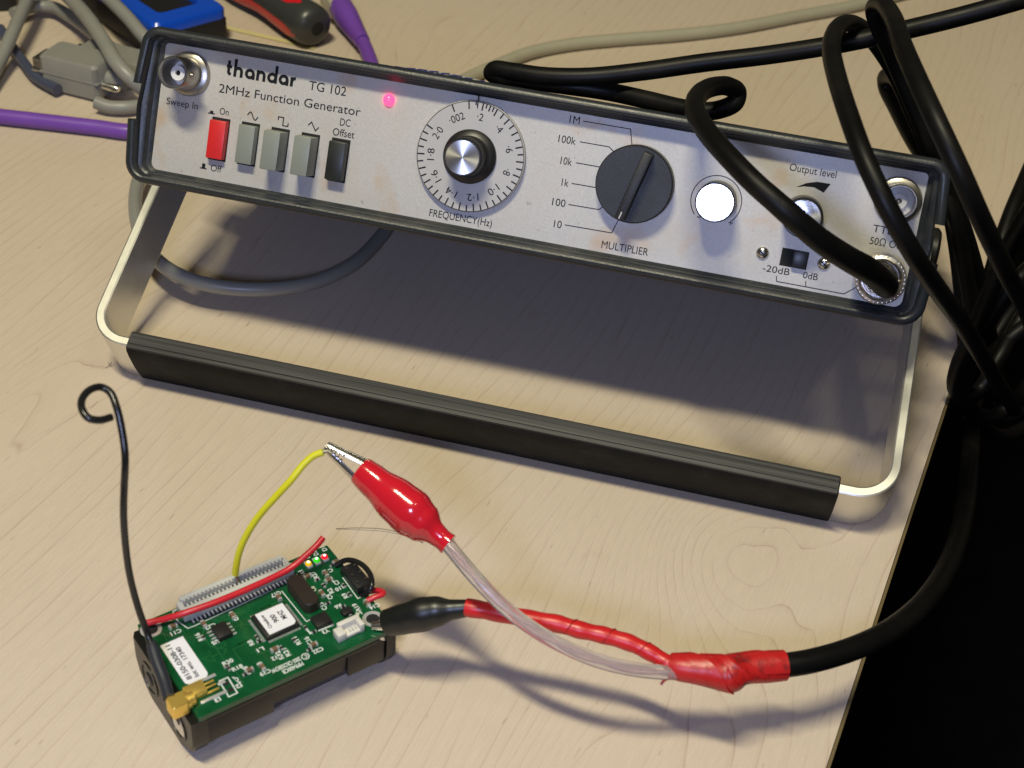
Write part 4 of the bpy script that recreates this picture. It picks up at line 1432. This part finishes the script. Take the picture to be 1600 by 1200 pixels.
# loose turns of tape standing proud of the wrap
lt = MB()
def tape_turn(i0, i1, a0, a1, wd):
    # a flat strip of tape spiralling over the wrap, one edge slightly lifted
    vs, fs = [], []
    n_ = 24
    for i in range(n_ + 1):
        f_ = i0 + (i1 - i0) * i / n_
        a = a0 + (a1 - a0) * i / n_
        for k, off_ in ((0, -wd / 2), (1, wd / 2)):
            t = min(0.995, max(0.0, (f_ + off_) / (len(jp) - 1)))
            g = t * (len(jp) - 1)
            ia = min(len(jp) - 2, int(g))
            p = jp[ia].lerp(jp[ia + 1], g - ia)
            d_ = (jp[ia + 1] - jp[ia]).normalized()
            n1 = d_.cross(Vector((0, 0, 1))).normalized()
            n2 = n1.cross(d_)
            for lift in (0.12 + 0.35 * k, -0.3):
                vs.append(p + (n1 * math.cos(a) + n2 * math.sin(a)) * (jr(t) + lift))
    for i in range(n_):
        o_ = 4 * i
        fs += [(o_, o_ + 4, o_ + 6, o_ + 2), (o_ + 2, o_ + 6, o_ + 7, o_ + 3), (o_ + 1, o_ + 3, o_ + 7, o_ + 5), (o_, o_ + 1, o_ + 5, o_ + 4)]
    lt.add(rt(vs), fs)
tape_turn(3, 27, 2.6, -0.6, 9)
tape_turn(14, 36, 3.0, 0.2, 7)
tape_turn(30, 52, 3.6, 0.4, 12)
lt.tube(rt(spline([(75.6, -122.5, 25.5), (74.46, -123.05, 25), (73.53, -123.96, 24.5), (73.35, -124.43, 24)], 4)), 0.35, 6)
lt.build('tape_fold', 'worn_tape', wrap, smooth=50)

# red taped branch to the black clip
rp = spline([(21.16, -119.12, 30), (28.2, -119.04, 30.5), (36.58, -119.22, 31), (44.43, -118.62, 31), (50.61, -118.77, 30.8), (57.17, -118.48, 30.5), (63.81, -118.64, 30), (69.82, -119.62, 29), (75.04, -121.04, 28), (79.15, -121.06, 27.5)], 10)
rbm = MB()
rbm.tube(rt(rp), lambda t: (2.35 - 0.35 * max(0.0, t - 0.05)) + 0.10 * math.sin(t * 60), 16)
rbr = rbm.build('taped_branch', 'red_tape', tl, smooth=50)
rst = MB()
for t0 in (0.42, 0.58, 0.74, 0.86):
    i0 = int(t0 * (len(rp) - 1))
    pts = []
    for k in range(15):
        a = PI * (-0.1 + 1.2 * k / 14)
        f_ = i0 + (k - 7) * 0.35
        ia = int(f_)
        p = rp[ia].lerp(rp[ia + 1], f_ - ia)
        d_ = (rp[ia + 1] - rp[ia]).normalized()
        n1 = d_.cross(Vector((0, 0, 1))).normalized()
        n2 = n1.cross(d_)
        rr = 2.35 - 0.35 * t0 + 0.08
        pts.append(p + n1 * (math.cos(a) * rr) + n2 * (math.sin(a) * rr))
    rst.tube(rt(pts), 0.18, 6)
rst.build('tape_edge', 'worn_tape', rbr)

# clear sheathed wire to the red clip
cp = spline([(13.15, -116.18, 50), (17.72, -119.22, 48), (24.22, -122.58, 44.5), (32.6, -125.64, 40), (40.56, -127.33, 36.5), (49.04, -128, 33.5), (58.08, -127.67, 31), (67.61, -125.73, 29), (76.16, -122.62, 27.5), (80.76, -121, 27.5)], 10)
cs = MB()
cs.tube(rt(cp), 1.85, 16)
csl = cs.build('clear_sheath', 'clear', tl, smooth=50)
ci = MB()
for ph in (0, PI):
    pts = []
    for i, p in enumerate(cp):
        a = ph + i * 0.22
        d_ = (cp[min(i + 1, len(cp) - 1)] - cp[max(i - 1, 0)]).normalized()
        n1 = d_.cross(Vector((0, 0, 1))).normalized()
        n2 = n1.cross(d_)
        pts.append(p + (n1 * math.cos(a) + n2 * math.sin(a)) * 0.42)
    ci.tube(rt(pts), 0.50, 8)
ci.build('inner_conductor', 'braid', csl)

def loft_boot(path, prof, name, m, parent, flat=0.85, n=24):
    """prof: list of (t, half width)"""
    def r(t):
        for (a, ra), (b, rb_) in zip(prof, prof[1:]):
            if t <= b:
                k = (t - a) / (b - a)
                k = k * k * (3 - 2 * k)
                return ra + (rb_ - ra) * k
        return prof[-1][1]
    mb = MB()
    mb.tube(rt(path), r, n, True, flat)
    return mb.build(name, m, parent, smooth=50)

# red clip
mouth, tail, tip = Vector((-10.79, -108.04, 58.5)), Vector((15.26, -116.99, 48.5)), Vector((-20.55, -106.24, 62.5))
rpth = [mouth.lerp(tail, i / 30) for i in range(31)]
rboot = loft_boot(rpth, [(0, 4.0), (0.015, 4.25), (0.16, 4.75), (0.42, 6.3), (0.58, 6.7), (0.72, 5.6), (0.86, 3.2), (0.94, 2.85), (1.0, 3.15)], 'clip_boot', 'red_vinyl', tl)
rboot['label'] = 'glossy red vinyl boot'
def jaws(mouth, tip, up, spread, parent, hw=1.9):
    d_ = (tip - mouth).normalized()
    side = d_.cross(up).normalized()
    L_ = (tip - mouth).length
    for s_, name in ((1, 'upper_jaw'), (-1, 'lower_jaw')):
        mb = MB()
        rings = []
        for i in range(13):
            t = i / 12
            gap = s_ * (spread * (1 - t) * 0.5 + 0.25)
            c = mouth - d_ * 3 + d_ * ((L_ + 3) * t) + side * gap
            wid = hw * (1 - 0.42 * t) * (1.0 if t < 0.96 else 0.75)
            th_ = (1.25 - 0.35 * t)
            ring = []
            for k in range(9):
                a = PI * k / 8
                ring.append(c + up * (math.cos(a) * wid) + side * (s_ * math.sin(a) * th_ * 1.25))
            for k in range(9):
                a = PI * (1 - k / 8)
                ring.append(c + up * (math.cos(a) * (wid - 0.35)) + side * (s_ * (math.sin(a) * th_ * 1.25 - 0.38)))
            rings.append([q + toff for q in ring])
        mb.loft(rings)
        for i in range(5):
            t = 0.62 + 0.08 * i
            gap = s_ * (spread * (1 - t) * 0.5 + 0.25)
            c = mouth - d_ * 3 + d_ * ((L_ + 3) * t) + side * (gap - s_ * 0.15)
            for u_ in (-1, 1):
                b_ = c + up * (u_ * (hw * (1 - 0.42 * t) - 0.2)) + toff
                mb.add([b_ - d_ * 0.5, b_ + d_ * 0.5, b_ - side * (s_ * 0.75), b_ + up * (0.3 * u_)], [(0, 1, 2), (1, 3, 2), (3, 0, 2), (0, 3, 1)])
        mb.build(name, 'steel', parent, smooth=45)
view_up = (Vector((77, -371, 303)) - mouth).normalized()
jaws(mouth, tip, view_up, 4.2, rboot, 2.0)

# black clip gripping the board's corner
bm_, bt_ = Vector((0.96, -122.91, 21.5)), Vector((21.84, -119.14, 30))
bpth = spline([bm_, bm_.lerp(bt_, 0.3) + Vector((0, 0, 0.6)), bm_.lerp(bt_, 0.6) + Vector((0, 0, 0.9)), bt_], 10)
bboot = loft_boot(bpth, [(0, 3.4), (0.03, 3.75), (0.25, 4.3), (0.5, 4.75), (0.68, 4.2), (0.86, 2.7), (1.0, 2.35)], 'clip_boot', 'black_vinyl', tl, 0.9)
bboot['label'] = 'black vinyl boot'
tipb = Vector((-2.47, -123.53, 19.6))
jb = MB()
for z_ in (20.1, 16.4):
    a_, b_ = Vector((bm_.x, bm_.y, z_ + 0.6)), Vector((tipb.x, tipb.y, z_))
    jb.tube([q + toff for q in (a_, a_.lerp(b_, 0.5), b_)], lambda t: 1.5 - 0.5 * t, 12)
jb.build('jaws', 'steel', bboot)

# ------------------------------------------------------------------ cables and tools behind
def cable(name, pts, r, m, label, cat='cable', group=None, per=8):
    mb = MB()
    mb.tube(spline(pts, per), r, 14)
    o = mb.build(name, m)
    return tag(o, label, cat, group)

cable('beige_cable', [(-85.39, 182.69, 3), (-72.1, 218.92, 3), (-62.16, 238.93, 3), (-48.92, 260.95, 3), (-33.42, 276.15, 3), (-11, 291.24, 3), (15.08, 307.16, 3), (41.43, 326.55, 3), (71.19, 354.3, 3), (99.2, 380.32, 3), (135, 420.29, 3)], 3.1, 'beige_cable', 'beige cable curving across the bench behind the generator')
cable('grey_cable', [(-160.92, 142.61, 4), (-166.07, 103.68, 8), (-164.32, 83.22, 10), (-157.92, 64.95, 12), (-148.08, 45.56, 14), (-137.73, 30.88, 14), (-126.59, 22.36, 13), (-115.08, 19, 12), (-103.6, 19.93, 11), (-89.12, 25.26, 10), (-76.92, 37.31, 8), (-68.75, 55.7, 6), (-65.99, 77.6, 4), (-65.51, 93.79, 3.2)], 2.6, 'grey_cable', 'thin grey cable looping out on the bench beneath the generator')
cable('grey_cable', [(-256.88, 118.36, 4), (-264.97, 155.18, 8), (-267.31, 169.51, 12), (-271.79, 186.28, 14), (-278.2, 207.27, 15), (-297.53, 251.86, 12)], 3.0, 'grey_cable', 'grey cable slanting across the top left corner of the photo')
cable('grey_cable', [(-286.17, 204.39, 6), (-281.92, 214.71, 6), (-273.79, 218.03, 6), (-259.52, 209.69, 7), (-243.41, 197.17, 8), (-227.28, 183.84, 9), (-213.92, 178.56, 9), (-202.82, 177.56, 8), (-186.31, 181.06, 5)], 2.9, 'grey_cable', 'grey cable arched low between the serial connector and the blue case')
cable('grey_cable', [(-271.08, 216.63, 20), (-250.2, 196.59, 22), (-231.89, 177.82, 23), (-217.26, 162.08, 22), (-205.8, 149.63, 20), (-197.99, 145.87, 16), (-189.4, 148.39, 8), (-175.52, 149.42, 4)], 3.3, 'grey_cable', 'thick grey cable passing over the serial connectors')
cable('grey_cable', [(-250.33, 214.93, 24), (-232.31, 198.95, 24), (-217.74, 186.45, 23), (-204.58, 175.94, 20), (-194.16, 174.39, 14), (-180.23, 181.24, 6)], 3.0, 'grey_cable', 'grey cable crossing in front of the blue case')
cable('navy_cable', [(-284.8, 189.87, 5), (-272.32, 177.42, 4), (-260.08, 165.36, 4), (-247.75, 153.89, 4), (-233.44, 146.29, 4)], 2.4, 'navy_cable', 'dark blue cable tucked behind the front serial connector')
cable('grey_cable', [(-212.06, 139.65, 5), (-206.23, 139.56, 4), (-199.76, 141.41, 4), (-192.23, 147.21, 3.5), (-179.65, 152.02, 3.5)], 2.9, 'grey_cable', 'short grey cable running beneath the serial connector to the generator')

# purple network cable with its clear plug
net = empty('network_cable', (-136.6, 265.22, 0))
tag(net, 'purple network cable with a clear plug behind the generator', 'cable')
noff = -Vector((-136.6, 265.22, 0))
def rn(pts):
    return [Vector(p) + noff for p in pts]
nb_ = MB()
nb_.tube(rn(spline([(-128.35, 241.57, 6.5), (-122.44, 232.37, 6), (-116.65, 222.39, 5), (-109.8, 208.98, 4), (-102.46, 191.94, 3.2), (-128, 175, 3.2), (-150, 152, 3.4), (-185.91, 124.36, 3.6), (-203.42, 121.91, 3.6), (-222.46, 119.5, 3.6), (-244.24, 116.67, 3.6), (-265.81, 113.33, 3.6)], 8)), 3.3, 16)
nb_.build('cord', 'purple', net)
nbt = MB()
p0_, p1_ = Vector((-145.01, 264.07, 8)), Vector((-124.24, 234.95, 6.5))
bpts = [p0_.lerp(p1_, i / 24) for i in range(25)]
nbt.tube(rn(bpts), lambda t: (6.6 - 2.6 * max(0, (t - 0.25) / 0.75)) - (0.35 if (0.45 < t < 0.9 and int(t * 24) % 2) else 0.0), 18, True, 0.9)
nbt.build('boot', 'purple', net, smooth=40)
npg = MB()
dpl = (p0_ - p1_).normalized()
rotp = Matrix.Rotation(math.atan2(dpl.y, dpl.x), 3, 'Z')
npg.box(p0_ + dpl * 8 + noff + Vector((0, 0, -1)), (19, 11.5, 7.5), rotp)
npg.build('plug', 'plug_clear', net, bevel=0.6)

# serial connectors
def serial_connector(name, c, ang, size, label, screw=True):
    root = empty(name, (c[0], c[1], 0), (0, 0, ang))
    tag(root, label, 'connector', 'grey serial connectors')
    L_, D_, H_ = size
    hb_ = MB()
    hb_.loft([[(x, y, z) for x, y in rrect(-L_ / 2 + g, L_ / 2 - g, -D_ / 2 + g, D_ / 2 - g, 2.5)] for z, g in ((c[2], 0.8), (c[2] + 0.8, 0), (c[2] + H_ - 1.2, 0), (c[2] + H_, 1.0))])
    hb_.build('hood', 'grey_hood', root, smooth=40)
    sm_ = MB()
    sm_.box((0, 0, c[2] + H_ * 0.5), (L_ + 0.4, D_ + 0.4, 0.7))
    sm_.build('seam', 'grey_hood', root, bevel=0.15)
    nk = MB()
    nk.lathe([(4.2, 0), (4.0, 3), (3.4, 9)], (L_ / 2 - 0.5, 1.0, c[2] + H_ * 0.45), (1, 0, 0), 20)
    nk.build('cable_neck', 'grey_hood', root)
    if screw:
        for s_ in (-1, 1):
            ms = MB()
            ms.lathe([(1.7, 0), (1.7, 9), (1.2, 10)], (-L_ / 2 + 4 + (L_ - 6 if s_ > 0 else 0), -D_ / 2 + 4, c[2] + H_ * 0.4), (s_, 0, 0), 16)
            ms.build('thumb_screw', 'steel', root)
    sh_ = MB()
    sh_.box((-L_ / 2 - 2.6, 0, c[2] + H_ * 0.45), (6, D_ * 0.62, H_ * 0.6))
    sh_.build('metal_shell', 'nickel', root, bevel=0.5)
    return root
serial_connector('serial_connector', (-228.0, 157.0, 1.0), -0.12, (29, 17, 16), 'grey serial connector nearest the camera, with a bright thumb screw')
serial_connector('serial_connector', (-216.0, 172.0, 0.3), -0.14, (38, 15, 13), 'grey serial connector behind the nearer one, half hidden by it', False)

# blue cased tool
e1_, e2_ = Vector((0.56, 0.83)), Vector((-0.83, 0.56))
bcen = Vector((-209.5, 194.5)) + e1_ * 19 + e2_ * 46
bc = empty('blue_case', (bcen.x, bcen.y, 0), (0, 0, math.atan2(e1_.y, e1_.x)))
tag(bc, 'glossy blue and black plastic case at the top edge of the photo', 'case')
b1 = MB()
b1.loft([[(x, y, z) for x, y in rrect(-20 + g, 20 - g, -47 + g, 47 - g, 4)] for z, g in ((0, 1.5), (1.5, 0), (11, 0), (12, 0.6))])
b1.build('base', 'dark_case', bc, smooth=40)
b2 = MB()
def ringp(x0, x1, y0, y1, r, z):
    return [(x, y, z) for x, y in rrect(x0, x1, y0, y1, r)]
b2.loft([ringp(-19.5, 19.5, -46.5, 46.5, 4, 12), ringp(-19.5, 19.5, -46.5, 46.5, 4, 16), ringp(-18.3, 18.3, -45.3, 45.3, 3.5, 17.5), ringp(-11, 11, -37, 37, 3, 17.8), ringp(-10.6, 10.6, -36.6, 36.6, 3, 16.2), ringp(-10.6, 10.6, -36.6, 36.6, 3, 12.5)], False, False)
b2.build('rim', 'blue_case', bc, smooth=40)
b3 = MB()
b3.loft([ringp(-10.5, 10.5, -36.5, 36.5, 3, 12.2), ringp(-10.5, 10.5, -36.5, 36.5, 3, 15.6)])
b3.build('inset', 'dark_case', bc, smooth=40)

# screwdriver handle
h0, h1 = Vector((-146.8, 233.79, 10.2)), Vector((-206.79, 275.6, 10.2))
h1.z = 10.2
ax_ = (h1 - h0).normalized()
scd = empty('screwdriver', (h0.x, h0.y, 0))
tag(scd, 'grey and red screwdriver handle lying behind the generator', 'screwdriver')
so_ = Vector((-h0.x, -h0.y, 0))
Lh = 92.0
prof_h = [(5.5, -1.0), (8.0, 0.0), (9.6, 2.0), (10.2, 6.0), (10.1, 14.0), (9.3, 24.0), (8.4, 34.0), (8.2, 42.0), (9.2, 52.0), (9.8, 62.0), (9.2, 74.0), (7.0, 84.0), (5.0, 90.0)]
hm_ = MB()
hm_.lathe(prof_h, h0 + so_, ax_, 36)
hbody = hm_.build('handle', 'handle_grey', scd, smooth=45)
hol = MB()
hol.lathe([(3.4, 1.02), (3.3, 1.06)], h0 + so_, -ax_, 24, False, True)
hol.build('hanging_hole', 'slot', hbody)
side_ = ax_.cross(Vector((0, 0, 1))).normalized()
for angs, t0, t1_ in (((55, 100), 9, 60), ((-38, 2), 4, 70)):
    st_m = MB()
    rings = []
    for i in range(17):
        t = t0 + (t1_ - t0) * i / 16
        r_ = 8
        for (ra, ta), (rb2, tb) in zip(prof_h, prof_h[1:]):
            if ta <= t <= tb:
                r_ = ra + (rb2 - ra) * (t - ta) / (tb - ta)
        edge_ = min(1.0, min(i, 16 - i) / 2.5 + 0.15)
        am, ah = (angs[0] + angs[1]) / 2, (angs[1] - angs[0]) / 2 * edge_
        top, bot = [], []
        for k in range(9):
            a = math.radians(am - ah + 2 * ah * k / 8)
            dv_ = -side_ * math.cos(a) + Vector((0, 0, 1)) * math.sin(a) if angs[0] < 0 else side_ * -math.cos(a) + Vector((0, 0, 1)) * math.sin(a)
            c = h0 + so_ + ax_ * t
            top.append(c + dv_ * (r_ + 0.12))
            bot.append(c + dv_ * (r_ - 0.5))
        rings.append(top + bot[::-1])
    st_m.loft(rings)
    st_m.build('red_inlay', 'handle_red', hbody, smooth=45)

# yellow paper strip and a small red-topped plug at the far left
yp = MB()
ya, yb_ = Vector((-194.76, 238.67, 0)), Vector((-147.44, 233.23, 0))
yd = (yb_ - ya).normalized()
yn = Vector((-yd.y, yd.x, 0))
yp.loft([[q + Vector((0, 0, z)) for q in (ya - yn * 1.6, yb_ - yn * 1.6, yb_ + yn * 1.6, ya + yn * 1.6)] for z in (0.3, 0.6)])
tag(yp.build('paper_strip', 'yellow_paper', smooth=0), 'thin yellow paper strip on the bench behind the generator', 'paper')
rp_ = empty('red_plug', (-301.19, 220.82, 0), (0, 0, 0.5))
tag(rp_, 'dark plug with a red top in the extreme top left corner', 'plug')
r1 = MB()
r1.box((-6, 6, 7), (26, 22, 14), None, 0.9)
r1.build('body', 'dark_case', rp_, bevel=1.2)
r2 = MB()
r2.box((-4, 8, 15.2), (18, 12, 2.6), None, 0.9)
r2.build('cover', 'handle_red', rp_, bevel=0.6)

# a stray hair and a bit of lint on the bench
hr = MB()
hr.tube(spline([(-30.25, -72.54, 0.3), (-23.78, -70.96, 1), (-16.32, -69.39, 1.2), (-9.38, -69.32, 0.8), (-3.89, -70.45, 0.3)], 10), 0.09, 5)
tag(hr.build('hair', 'lint'), 'single fine hair lying on the bench under the red clip', 'hair')
ln2 = MB()
ln2.tube(spline([(-128.68, -22.59, 0.2), (-127.86, -21.28, 0.8), (-128.23, -19.22, 0.3)], 5), 0.09, 5)
ln2.tube(spline([(-129.3, -19.44, 0.2), (-127.58, -21.42, 0.7), (-126.9, -21.01, 0.3)], 5), 0.07, 5)
tag(ln2.build('lint', 'lint'), 'tiny dark scrap of lint by the left corner of the handle', 'lint')
